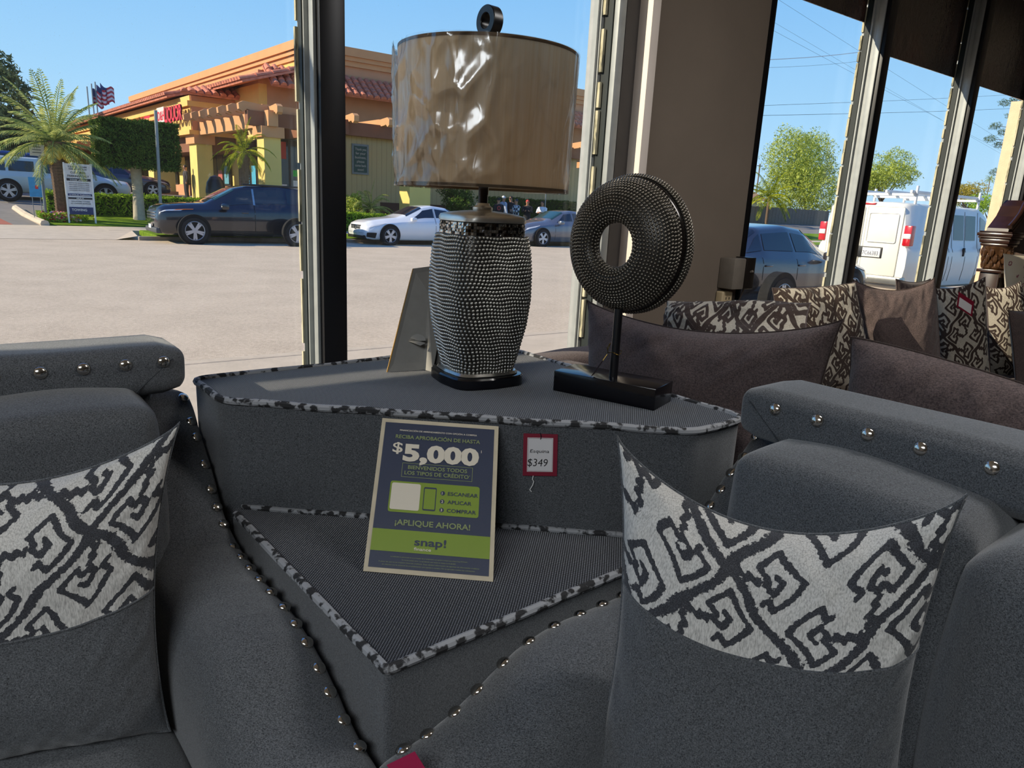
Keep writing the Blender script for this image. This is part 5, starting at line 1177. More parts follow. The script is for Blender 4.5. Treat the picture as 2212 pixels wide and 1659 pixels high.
def corbel(T, x, y0, y1, z, sgn):
    """rafter tail with a scrolled end"""
    pr = [(0, 0), (0, .28), (-.75 * 1, .34), (-.95, .24), (-.93, .02), (-.78, -.06), (-.62, .05), (-.5, .02), (-.2, .0)]
    L = abs(y1 - y0); vs_ = []
    for (a, h) in pr: vs_.append((x, y0 + sgn * a, z + h))
    for (a, h) in pr: vs_.append((x + .22, y0 + sgn * a, z + h))
    n = len(pr); MB(T).add(vs_, [tuple(range(n)), tuple(range(2 * n - 1, n - 1, -1))] + [(i, (i + 1) % n, n + (i + 1) % n, n + i) for i in range(n)]).box((x, min(y0, y1), z), (x + .22, max(y0, y1), z + .3)).build('rafter', TERR, SHOP)
for k in range(7): corbel(LW, -5.2 + k * 1.25, SB - .35, .4, 4.5, -1)
PG = frame(CB + DL * -5.2 + NL * (SB - .3), DU, DV)
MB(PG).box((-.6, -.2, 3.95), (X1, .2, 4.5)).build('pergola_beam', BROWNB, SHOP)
for k in range(int(X1 / 1.62)): corbel(PG, .3 + k * 1.62, -.1, 4.4, 4.45, 1)
xc = (V(865, 400, 31).dot(DU) - (CB + DL * -5.2 + NL * (SB - .3)).dot(DU))
pillar(PG, xc, xc + 1.1, -.5, .5, -.2, 3.95)
xc2 = (V(1243, 400, 31).dot(DU) - (CB + DL * -5.2 + NL * (SB - .3)).dot(DU)); pillar(PG, xc2 + .3, xc2 + 1.4, -.5, .5, -.2, 3.95)
# letters on the band
RED = plain('red_letters', (206, 30, 50), .5); REDD = plain('red_sign_side', (120, 16, 30), .6)
def Lw(px, py, off):
    p = onp(px, py, CB + NL * off, NL); return (p - CB).dot(DL), p.z
wa, za = Lw(404, 243, SB + .15); wb_, zb2 = Lw(367, 270, SB + .15)
ln = thing('shop_sign', 'red LIQUOR letters beside a white D&H square on the stucco band', 'shop sign', CB + DL * wa + NL * (SB + .3) + Vector((0, 0, 4.6)))
for dy, m_ in ((0.12, REDD), (.16, REDD), (.2, RED)):
    text('letters', 'LIQUOR', CB + DL * wb_ + NL * (SB + .2 + dy) + Vector((0, 0, 4.62)), -DL, Vector((0, 0, 1)), .72, m_, ln, abs(wb_ - wa), .035)
wc, zc = Lw(347, 250, SB + .15)
MB(LW).box((wb_ + .3, SB + .13, 4.56), (wc, SB + .33, 5.42)).build('sign_square', plain('sign_square_white', (226, 206, 200), .5), ln)
text('letters', 'D&H', CB + DL * (wc - .15) + NL * (SB + .34) + Vector((0, 0, 4.78)), -DL, Vector((0, 0, 1)), .46, RED, ln, abs(wc - wb_) * .75, .02)
wd, _ = Lw(330, 255, SB + .15); we, _ = Lw(292, 262, SB + .15)
l2 = thing('shop_sign', 'second red channel-letter sign, half hidden by the clipped tree', 'shop sign', CB + DL * wd + NL * (SB + .3) + Vector((0, 0, 4.6)))
text('letters', 'MARKET', CB + DL * we + NL * (SB + .3) + Vector((0, 0, 4.62)), -DL, Vector((0, 0, 1)), .55, RED, l2, abs(we - wd), .04)
# thank-you board on the siding
ty = thing('wall_board', 'green framed board thanking customers, on the tan siding wall', 'sign', V(778, 372, 36.2))
a, b_ = V(760, 314, 36.15), V(796, 378, 36.15); ua, ub, za, zb2 = UV(a)[0], UV(b_)[0], a.z + .1, b_.z
MB(ST).box((ua, 36.12, zb2), (ub, 36.28, za)).build('frame', plain('grey_frame', (132, 138, 136), .5), ty)
MB(ST).box((ua + .1, 36.105, zb2 + .1), (ub - .1, 36.119, za - .1)).build('panel', plain('green_board', (52, 82, 72), .5), ty)
for i, s_ in enumerate(('Thank you', 'for your', 'business,', 'please', 'come back', 'soon!')):
    text('lettering', s_, S((ua + ub) / 2, 36.098, za - .32 - i * (za - zb2 - .3) / 6), DU, Vector((0, 0, 1)), .13, OFFW, ty, min(.62, .07 * len(s_)), .01, 'CENTER')
for i in range(12): MB(RL).box((7.2 + i * 2.4, -.02, 5.85), (7.38 + i * 2.4, .06, 6.05)).build('eave_bracket', DKB, SHOP)
# litter bin by the pillar, more shops far left
tb = V(467, 425, 31.5); tb.z = zg(31.5) - .02
bn = thing('litter_bin', 'round concrete litter bin with a dark dome lid by the pergola', 'bin', tb); k_ = 1.0
zt_ = V(467, 378, 31.5).z
Hb = zt_ - tb.z
MB(Matrix.Translation(tb)).lathe([(.0001, 0), (.36, 0), (.38, Hb * .62), (.0001, Hb * .62)], 24).build('bin_body', plain('aggregate', (160, 140, 112), .9, 0, .2, 60), bn, True)
MB(Matrix.Translation(tb)).lathe([(.0001, Hb), (.2, Hb * .96), (.34, Hb * .84), (.39, Hb * .68), (.39, Hb * .62), (.0001, Hb * .62)], 24).build('bin_lid', plain('dark_dome', (52, 48, 48), .4), bn, True)
vf = 74
u0, u1 = UV(V(-60, 300, vf))[0], UV(V(196, 300, vf))[0]
FS = thing('far_shops', 'distant wing of ochre shops with tiled eaves behind the palm', 'building', S((u0 + u1) / 2, vf, 1))
zz = lambda y, px=60: V(px, y, vf).z
MB(ST).box((u0, vf, .5), (u1, vf + 8, zz(300))).build('wall', OCHRE, FS); MB(ST).box((u0, vf - .5, zz(306)), (u1, vf, zz(296))).build('cornice', TERR, FS)
MB(ST).box((u0, vf - 2.6, zz(336)), (u1, vf - 2, zz(322))).build('arcade_band', ORNG, FS)
barrels(MB(), S(u0, vf - 1.0, zz(304)), DU, -DV, zz(304) - zz(322), 2.0, u1 - u0, .8, .34, 2).build('tile_roof', TILE, FS, fix=False)
for k in range(9): MB(ST).box((u0 + 2 + k * (u1 - u0) / 9, vf - 2.6, .6), (u0 + 2.9 + k * (u1 - u0) / 9, vf - 1.8, zz(336))).build('pillar', YEL, FS)
# gable-fronted block stepping out beyond the palm
ug0, ug1 = UV(V(60, 300, 66))[0], UV(V(150, 300, 66))[0]
zq = lambda y: V(110, y, 66).z
MB(ST).add([(ug0, 65, zq(345)), (ug1, 65, zq(345)), (ug1, 65, zq(300)), ((ug0 + ug1) / 2 + 1, 65, zq(272)), (ug0, 65, zq(310)), (ug0, 71, zq(345)), (ug1, 71, zq(345)), (ug1, 71, zq(300)), ((ug0 + ug1) / 2 + 1, 71, zq(272)), (ug0, 71, zq(310))], [(0, 1, 2, 3, 4), (9, 8, 7, 6, 5), (0, 5, 6, 1), (1, 6, 7, 2), (2, 7, 8, 3), (3, 8, 9, 4), (4, 9, 5, 0)]).build('gable', ORNG, FS)
# ================================================================== vehicles
TYRE = plain('tyre_rubber', (26, 26, 28), .85, 0, .1); ALLOY = plain('alloy_wheel', (186, 190, 200), .3, .7, .03); WELL = plain('wheel_well', (8, 8, 9), .9, 0, 0)
t = NT('car_glass'); t.set(rgb(26, 36, 50), .05, 0, .8); CGL = t.m
t = NT('car_glass_tint'); t.set(rgb(34, 66, 70), .06, 0, .8); CGT = t.m
def paint(name, c, rough=.25, metal=.0, coat=1.0):
    t = NT(name); t.set(rgb(*c), rough, metal, .5); t.b.inputs['Coat Weight'].default_value = coat; t.b.inputs['Coat Roughness'].default_value = .04; M[name] = t.m; return t.m
HEADL = plain('headlamp', (220, 222, 224), .15, .2, .02); REDL = plain('tail_lamp', (190, 12, 30), .2, 0, 0, spec=.8); AMB = plain('amber_lamp', (232, 120, 30), .25, 0, 0); GRIL = plain('chrome_grille', (170, 172, 176), .2, .9, .02); BLKP = plain('black_trim', (18, 18, 20), .5, 0, 0); PLATE = plain('licence_plate', (222, 222, 220), .5, 0, .02)
class Car:
    """x forward (nose at 0, tail negative), y left, z up, ground at 0. knots: x, z_bottom, z_belt, z_top, half_width, half_roof"""
    def __init__(s, name, label, cat, T, knots, body, wheels, wr, group=None):
        s.T = T; s.k = np.array(sorted(knots)); s.root = thing(name, label, cat, T @ Vector(((knots[0][0] + knots[-1][0]) / 2, 0, 0)), group); s.body = body
        xs = np.linspace(s.k[0, 0], s.k[-1, 0], 64); rings = []
        for x in xs: h = s.half(x); rings.append([(x, y, z) for y, z in h] + [(x, -y, z) for y, z in h[::-1]][1:-1])
        s.wh = wheels; s.wr = wr
        o = MB(T).loft(rings).build('body', body, s.root, True, sharp=.9)
        for i, wx in enumerate(wheels):
            for sd in (1, -1):
                hw = s.p(wx)[3]; W0 = T @ Matrix.Translation((wx, sd * (hw - .13), wr)) @ Matrix.Rotation(-sd * math.pi / 2, 4, 'X')
                MB(T @ Matrix.Translation((wx, sd * (hw - .10), wr + .02)) @ Matrix.Rotation(-sd * math.pi / 2, 4, 'X')).lathe([(.0001, -.05), (wr * 1.17, -.05), (wr * 1.17, .108), (wr * 1.15, .112), (.0001, .112)], 32).build('wheel_arch', WELL, s.root)
                w = MB(W0).lathe([(.62 * wr, -.08), (wr * .97, -.08), (wr, -.05), (wr, .12), (wr * .96, .155), (.70 * wr, .16), (.68 * wr, .13), (.62 * wr, .12)], 36, closed=True).build('wheel', TYRE, s.root, True)
                rm = MB(W0).lathe([(.62 * wr, .05), (.70 * wr, .06), (.695 * wr, .155), (.665 * wr, .16), (.64 * wr, .10), (.3 * wr, .05), (.0001, .05)], 36)
                rm.build('rim', WELL, w, True)
                mb = MB(W0).lathe([(.0001, .152), (.13 * wr, .15), (.16 * wr, .13), (.16 * wr, .1), (.0001, .1)], 20).lathe([(.655 * wr, .15), (.69 * wr, .162), (.71 * wr, .16), (.70 * wr, .10), (.655 * wr, .10)], 32, closed=True)
                for q in range(5):
                    a = q * 2 * math.pi / 5 + .3; ca, sa = math.cos(a), math.sin(a); R_ = Matrix(((ca, -sa, 0, 0), (sa, ca, 0, 0), (0, 0, 1, 0), (0, 0, 0, 1)))
                    mb.prism([(.1 * wr, -.10 * wr), (.66 * wr, -.16 * wr), (.68 * wr, -.03 * wr), (.5 * wr, 0), (.68 * wr, .03 * wr), (.66 * wr, .16 * wr), (.1 * wr, .10 * wr)], .11, .15, R_)
                mb.build('spokes', ALLOY, w)
    def p(s, x): return [x] + [float(np.interp(x, s.k[:, 0], s.k[:, i])) for i in range(1, 6)]
    def half(s, x):
        _, zb, zl, zt, hw, wt = s.p(x); m_ = (zb + zl) / 2
        return [(0, zb), (hw * .86, zb), (hw * .96, zb + .06), (hw, m_), (hw * .995, zl - .10), (hw * .965, zl - .015), (hw * .94, zl + .01), (wt + (hw * .94 - wt) * .06, zt - .07), (wt * .93, zt - .022), (wt * .6, zt - .003), (0, zt)]
    def surf(s, x, k, side=1, off=.006):
        """point on the flank: k runs along the section points"""
        h = s.half(x); i = min(int(k), len(h) - 2); f = k - i; y = h[i][0] + (h[i + 1][0] - h[i][0]) * f; z = h[i][1] + (h[i + 1][1] - h[i][1]) * f
        dy, dz = h[i + 1][0] - h[i][0], h[i + 1][1] - h[i][1]; l = math.hypot(dy, dz) or 1; return Vector((x, side * (y + dz / l * off), z - dy / l * off))
    def patch(s, name, quad, mat, side=1, off=.006, n=8, parent=None):
        """quad of (x, k) corners in order"""
        (a, b, c, d) = quad
        def fn(u, v):
            x = (a[0] * (1 - u) + b[0] * u) * (1 - v) + (d[0] * (1 - u) + c[0] * u) * v; k = (a[1] * (1 - u) + b[1] * u) * (1 - v) + (d[1] * (1 - u) + c[1] * u) * v
            return s.surf(x, k, side, off)
        o = MB(s.T).grid(fn, n, n).build(name, mat, parent or s.root, True, fix=False); return o
    def across(s, name, xa, xb, mat, off=.006, ka=7.1, inset=0.0):
        def fn(u, v):
            x = xa + (xb - xa) * v; k = 10 - abs(2 * u - 1) * (10 - ka); q = s.surf(x, min(k, 9.999), 1 if u > .5 else -1, 0); return q + Vector((0, 0, off)) + (Vector((off, 0, 0)) if xa > xb else Vector((-off if True else 0, 0, 0)))
        return MB(s.T).grid(fn, 20, 6).build(name, mat, s.root, True, fix=False)
    def box(s, name, a, b, mat, r=.01, parent=None): return MB(s.T).rbox(a, b, r, 2).build(name, mat, parent or s.root, True)
def carframe(pos, fwd, z): 
    f = Vector(fwd).normalized(); return frame(Vector((pos.x, pos.y, z)), f, Vector((-f.y, f.x, 0)))
# dark SUV facing left; its left flank (y>0) is away... forward = -DU, so left is -DV (towards us)
us = V(342, 480, 22.95).dot(DU)
NAVP = paint('midnight_paint', (18, 22, 34)); c = Car('suv', 'dark navy SUV parked at the far kerb, left of the window post', 'car', carframe(S(us, 23.9), -DU, STREET_Z),
    [(0, .42, .74, .90, .78, .64), (-.04, .30, .88, 1.0, .86, .70), (-.22, .26, .95, 1.10, .97, .76), (-.75, .24, .99, 1.16, 1.0, .80), (-1.38, .24, 1.01, 1.20, 1.0, .78), (-1.52, .24, 1.02, 1.28, 1.0, .74), (-2.25, .24, 1.03, 1.68, 1.0, .70), (-2.6, .24, 1.04, 1.76, 1.0, .70), (-3.6, .24, 1.06, 1.80, 1.0, .70), (-4.45, .24, 1.08, 1.74, .99, .68), (-4.85, .28, 1.10, 1.45, .96, .72), (-5.0, .4, 1.0, 1.12, .92, .74)], NAVP, (-.93, -3.79), .39)
for sd in (1, -1):
    c.patch('window', ((-1.72, 6.25), (-2.72, 6.25), (-2.72, 6.92), (-2.22, 6.92)), CGL, sd); c.patch('window', ((-2.8, 6.25), (-3.72, 6.25), (-3.72, 6.92), (-2.8, 6.92)), CGL, sd); c.patch('window', ((-3.8, 6.25), (-4.62, 6.3), (-4.25, 6.9), (-3.8, 6.92)), CGL, sd)
    c.patch('headlamp', ((-.05, 5.0), (-.62, 4.8), (-.80, 5.9), (-.16, 5.95)), HEADL, sd, .012); c.patch('indicator', ((-.42, 5.05), (-.95, 5.2), (-.98, 5.75), (-.50, 5.8)), AMB, sd, .018)
    c.box('mirror', (-1.95, sd * .98 if sd > 0 else -1.18, 1.02), (-1.72, sd * 1.18 if sd > 0 else -.98, 1.2), NAVP, .05); c.patch('door_seam', ((-2.74, 1.6), (-2.76, 1.6), (-2.76, 6.9), (-2.74, 6.9)), BLKP, sd, .004); c.patch('pillar_trim', ((-2.73, 6.2), (-2.79, 6.2), (-2.79, 6.95), (-2.73, 6.95)), GRIL, sd, .008)
    c.box('door_handle', (-2.55, sd * 1.0 - .02, .93), (-2.35, sd * 1.0 + .02, .97), NAVP, .01); c.patch('sill', ((-1.4, 1.2), (-3.3, 1.2), (-3.3, 2.3), (-1.4, 2.3)), BLKP, sd, .012)
c.across('windscreen', -1.62, -2.2, CGT); c.across('rear_window', -4.9, -4.55, CGL)
for k in range(3): c.box('grille_bar', (-.03, -.6, .68 + k * .08), (.02, .6, .73 + k * .08), GRIL, .01)
c.box('bumper', (-.2, -.8, .28), (.05, .8, .44), plain('grey_bumper', (70, 72, 76), .5), .04); c.box('number_plate', (.05, -.18, .40), (.065, .18, .52), PLATE, .004)
c.box('roof_rail', (-4.3, .62, 1.76), (-2.5, .66, 1.82), BLKP, .01)
# white coupe facing left
uc = V(792, 500, 22.95).dot(DU); WP = paint('white_pearl', (232, 234, 238))
c = Car('coupe', 'white low coupe parked at the far kerb behind the lamp', 'car', carframe(S(uc, 23.85), -DU, STREET_Z),
    [(0, .32, .50, .62, .62, .50), (-.05, .22, .56, .72, .78, .58), (-.3, .18, .64, .82, .86, .64), (-.8, .17, .74, .90, .89, .66), (-1.35, .17, .80, .96, .89, .66), (-1.6, .17, .82, 1.04, .89, .62), (-2.3, .17, .84, 1.36, .89, .56), (-2.7, .17, .85, 1.42, .89, .56), (-3.3, .17, .87, 1.36, .89, .56), (-4.0, .17, .90, 1.08, .88, .60), (-4.45, .22, .90, .98, .84, .64), (-4.63, .34, .84, .90, .78, .62)], WP, (-.90, -3.60), .33)
for sd in (1, -1):
    c.patch('window', ((-1.72, 6.3), (-2.72, 6.25), (-2.72, 6.9), (-2.3, 6.85)), CGL, sd); c.patch('window', ((-2.8, 6.25), (-3.85, 6.3), (-3.35, 6.9), (-2.8, 6.9)), CGL, sd); c.patch('headlamp', ((-.10, 5.0), (-.52, 5.0), (-.78, 6.1), (-.22, 6.2)), HEADL, sd, .01)
    c.box('mirror', (-1.9, .86 if sd > 0 else -1.04, .84), (-1.68, 1.04 if sd > 0 else -.86, .98), WP, .05); c.patch('door_seam', ((-2.74, 1.6), (-2.755, 1.6), (-2.755, 6.9), (-2.74, 6.9)), BLKP, sd, .003); c.patch('side_vent', ((-.05, 2.0), (-.36, 2.0), (-.40, 3.0), (-.06, 3.4)), BLKP, sd, .01)
c.across('windscreen', -1.65, -2.28, CGL); c.across('rear_window', -4.0, -3.35, CGL)
c.box('grille', (-.06, -.40, .50), (.0, .40, .66), BLKP, .02); c.box('grille_bar', (-.03, -.36, .575), (.015, .36, .59), GRIL, .004); MB(c.T @ Matrix.Translation((.0, 0, .58)) @ Matrix.Rotation(math.pi / 2, 4, 'Y')).lathe([(.07, 0), (.085, 0), (.085, .02), (.07, .02)], 24, closed=True).build('grille_badge', GRIL, c.root)
c.box('number_plate', (.0, -.17, .36), (.02, .17, .47), PLATE, .004); c.box('lower_intake', (-.1, -.7, .2), (-.01, .7, .32), BLKP, .02)
# grey sedan facing left, behind the disc
un = V(1132, 500, 22.95).dot(DU); SP_ = paint('grey_blue_paint', (112, 116, 126), .3, .4)
SEDK = [(0, .32, .52, .66, .66, .52), (-.05, .22, .60, .78, .80, .60), (-.3, .19, .70, .88, .88, .66), (-.9, .18, .82, .98, .91, .68), (-1.3, .18, .87, 1.02, .91, .68), (-1.55, .18, .88, 1.10, .91, .62), (-2.2, .18, .90, 1.42, .91, .58), (-2.7, .18, .91, 1.47, .91, .58), (-3.5, .18, .93, 1.42, .91, .58), (-4.1, .18, .96, 1.14, .90, .62), (-4.6, .22, .95, 1.06, .87, .66), (-4.82, .36, .88, .96, .80, .64)]
def sedan(name, label, T, mat, knots=SEDK):
    c = Car(name, label, 'car', T, knots, mat, (-.92, -3.68), .34)
    for sd in (1, -1):
        c.patch('window', ((-1.75, 6.3), (-2.6, 6.25), (-2.6, 6.9), (-2.2, 6.88)), CGL, sd); c.patch('window', ((-2.68, 6.25), (-3.5, 6.28), (-3.42, 6.9), (-2.68, 6.9)), CGL, sd); c.patch('window', ((-3.56, 6.28), (-3.98, 6.3), (-3.62, 6.85), (-3.5, 6.9)), CGL, sd); c.patch('headlamp', ((-.10, 5.0), (-.62, 5.0), (-.85, 6.1), (-.22, 6.2)), HEADL, sd, .01)
        c.patch('tail_lamp', ((-4.5, 4.4), (-4.78, 4.4), (-4.75, 5.9), (-4.45, 5.9)), REDL, sd, .012); c.box('mirror', (-1.95, .9 if sd > 0 else -1.1, .9), (-1.72, 1.1 if sd > 0 else -.9, 1.05), mat, .05)
        for x in (-2.64, -1.62, -3.62): c.patch('door_seam', ((x, 1.6), (x - .014, 1.6), (x - .014, 5.9), (x, 5.9)), BLKP, sd, .003)
        for x in (-2.45, -3.4): c.box('door_handle', (x - .18, sd * .91 - .02, .80), (x, sd * .91 + .02, .83), mat, .01)
    c.across('windscreen', -1.6, -2.18, CGT); c.across('rear_window', -4.1, -3.55, CGL); c.box('number_plate', (.0, -.17, .40), (.02, .17, .51), PLATE, .004); c.box('grille', (-.08, -.42, .52), (-.005, .42, .66), GRIL, .02); return c
sedan('sedan', 'grey sedan with pale headlamps at the far kerb, its nose showing beside the lamp', carframe(S(un, 23.85), -DU, STREET_Z), SP_)
# near-side sedan facing away to the right, half behind the pier
ws = V(1630, 645, 7.0).dot(DU); CHARC = paint('charcoal_paint', (62, 60, 68), .22, .5)
sedan('sedan', 'charcoal sedan parked right outside, beyond the electrical box', carframe(S(ws + 3.68, 7.85), DU, STREET_Z + .02), CHARC)
# white cargo van
uv_ = V(1958, 600, 6.85).dot(DU); VP = paint('van_white', (228, 226, 216), .4, 0, .4)
VT = carframe(S(uv_ + 5.7, 7.88), DU, STREET_Z)
c = Car('cargo_van', 'white cargo van with a roof ladder rack, seen from behind through the right windows', 'van', VT,
    [(0, .45, .78, .95, .80, .6), (-.1, .32, .90, 1.08, .94, .68), (-.9, .3, 1.12, 1.28, 1.0, .72), (-1.2, .3, 1.15, 1.42, 1.0, .74), (-1.85, .3, 1.15, 1.92, 1.0, .76), (-2.3, .3, 1.15, 2.04, 1.0, .80), (-5.4, .3, 1.15, 2.04, 1.0, .80), (-5.62, .3, 1.15, 2.02, .99, .79), (-5.70, .36, 1.14, 1.97, .96, .76)], VP, (-1.0, -4.45), .37)
for sd in (1, -1):
    for a, b in ((-1.55, -2.3), (-2.55, -3.05), (-3.15, -3.65)): c.patch('window', ((a, 6.2), (b, 6.2), (b, 6.85), (a - (.35 if a > -2 else 0), 6.85)), CGT, sd)
    for x in (-1.45, -2.42, -3.08, -3.72, -3.9): c.patch('door_seam', ((x, 1.6), (x - .02, 1.6), (x - .02, 6.95), (x, 6.95)), BLKP, sd, .003)
    for x in (-2.3, -3.2): c.box('door_handle', (x - .05, sd * 1.0 - .025, .98), (x, sd * 1.0 + .025, 1.16), BLKP, .01)
    c.box('mirror', (-1.65, 1.0 if sd > 0 else -1.2, 1.15), (-1.5, 1.2 if sd > 0 else -1.0, 1.5), BLKP, .03)
    c.box('tail_lamp', (-5.73, .83 if sd > 0 else -.985, 1.18), (-5.56, .985 if sd > 0 else -.83, 1.58), REDL, .02); c.box('reverse_lamp', (-5.74, .84 if sd > 0 else -.98, 1.32), (-5.6, .98 if sd > 0 else -.84, 1.42), HEADL, .01)
c.across('windscreen', -1.25, -1.82, CGT)
for y0, y1 in ((.03, .78), (-.78, -.03)):
    c.box('rear_door', (-5.725, y0, .55), (-5.69, y1, 1.93), VP, .03); c.box('door_panel', (-5.74, y0 + .08, 1.22), (-5.72, y1 - .07, 1.80), VP, .03)
c.box('plate_recess', (-5.74, -.47, .90), (-5.724, .18, 1.12), BLKP, .01); pl = c.box('number_plate', (-5.752, -.44, .915), (-5.741, -.06, 1.10), PLATE, .004)
text('lettering', '7C66383', VT @ Vector((-5.7535, -.07, .955)), -(VT.to_3x3() @ Vector((0, 1, 0))), Vector((0, 0, 1)), .085, plain('plate_ink', (60, 66, 96), .6), pl, .33, 0)
c.box('rear_bumper', (-5.85, -.98, .40), (-5.6, .98, .56), plain('steel_bumper', (168, 168, 164), .3, .7), .04); c.box('brake_lamp', (-5.72, -.16, 1.965), (-5.6, .16, 2.0), REDL, .008)
RK = WHITE
for x in (-5.45, -3.9, -2.5): 
    c.box('rack_bar', (x - .03, -.84, 2.16), (x + .03, .84, 2.21), RK, .008)
    for y in (.80, -.84): c.box('rack_post', (x - .03, y, 2.0), (x + .03, y + .04, 2.36), RK, .008)
for y in (.74, .3, -.3, -.80): c.box('rack_rail', (-5.6, y, 2.21), (-2.2, y + .05, 2.27), RK, .008)
# cars in the far lot
pu = V(42, 400, 37); gz = zg(37); PWHT = paint('old_white_paint', (206, 214, 208), .4)
c = Car('pickup_truck', 'white pickup truck with a camper shell in the lot behind the palm', 'truck', carframe(S(UV(V(283, 400, 37))[0], 37.9), DU, gz),
    [(0, .5, .75, .85, .8, .6), (-.1, .34, .85, .98, .9, .68), (-1.0, .32, .98, 1.12, .95, .7), (-1.4, .32, 1.0, 1.25, .95, .66), (-2.0, .32, 1.02, 1.68, .95, .62), (-3.3, .32, 1.04, 1.72, .95, .64), (-3.4, .32, 1.05, 1.78, .95, .74), (-5.3, .32, 1.05, 1.80, .95, .74), (-5.75, .34, 1.05, 1.40, .94, .74), (-5.8, .4, 1.0, 1.1, .92, .8)], PWHT, (-1.05, -4.6), .40)
for sd in (1, -1):
    c.patch('window', ((-1.6, 6.2), (-2.5, 6.2), (-2.5, 6.88), (-2.0, 6.85)), CGL, sd); c.patch('window', ((-2.6, 6.2), (-3.2, 6.2), (-3.2, 6.88), (-2.6, 6.88)), CGL, sd); c.patch('window', ((-3.6, 6.2), (-4.5, 6.2), (-4.5, 6.85), (-3.6, 6.85)), CGL, sd); c.patch('window', ((-4.6, 6.2), (-5.35, 6.2), (-5.25, 6.85), (-4.6, 6.85)), CGL, sd); c.patch('tail_lamp', ((-5.6, 3.2), (-5.78, 3.2), (-5.78, 5.9), (-5.6, 5.9)), REDL, sd, .02)
c.across('windscreen', -1.45, -1.98, CGL)
sedan('parked_car', 'dark grey car nosing out behind the clipped tree in the lot', carframe(S(UV(V(372, 400, 41))[0], 42), DU, zg(41)), paint('slate_paint', (66, 72, 84), .3, .4))
c = Car('suv', 'dark blue SUV in the lot at the left edge, behind the palm', 'car', carframe(S(UV(V(205, 400, 43))[0], 44), DU, zg(43)),
    [(0, .45, .72, .92, .86, .68), (-.3, .26, .85, 1.05, .95, .74), (-1.35, .24, .99, 1.19, .98, .76), (-2.2, .24, 1.03, 1.72, .98, .70), (-4.4, .24, 1.08, 1.78, .98, .70), (-5.0, .4, 1.05, 1.3, .92, .74)], paint('blue_suv', (40, 62, 120)), (-.93, -3.9), .39)
for sd in (1, -1): c.patch('window', ((-1.7, 6.2), (-2.8, 6.2), (-2.8, 6.9), (-2.3, 6.9)), CGL, sd); c.patch('window', ((-2.9, 6.2), (-4.5, 6.2), (-4.3, 6.9), (-2.9, 6.9)), CGL, sd)
c = sedan('parked_car', 'white car cut by the left edge of the frame, far across the lot', carframe(S(UV(V(34, 400, 40))[0], 40.9), DU, zg(40)), PWHT)
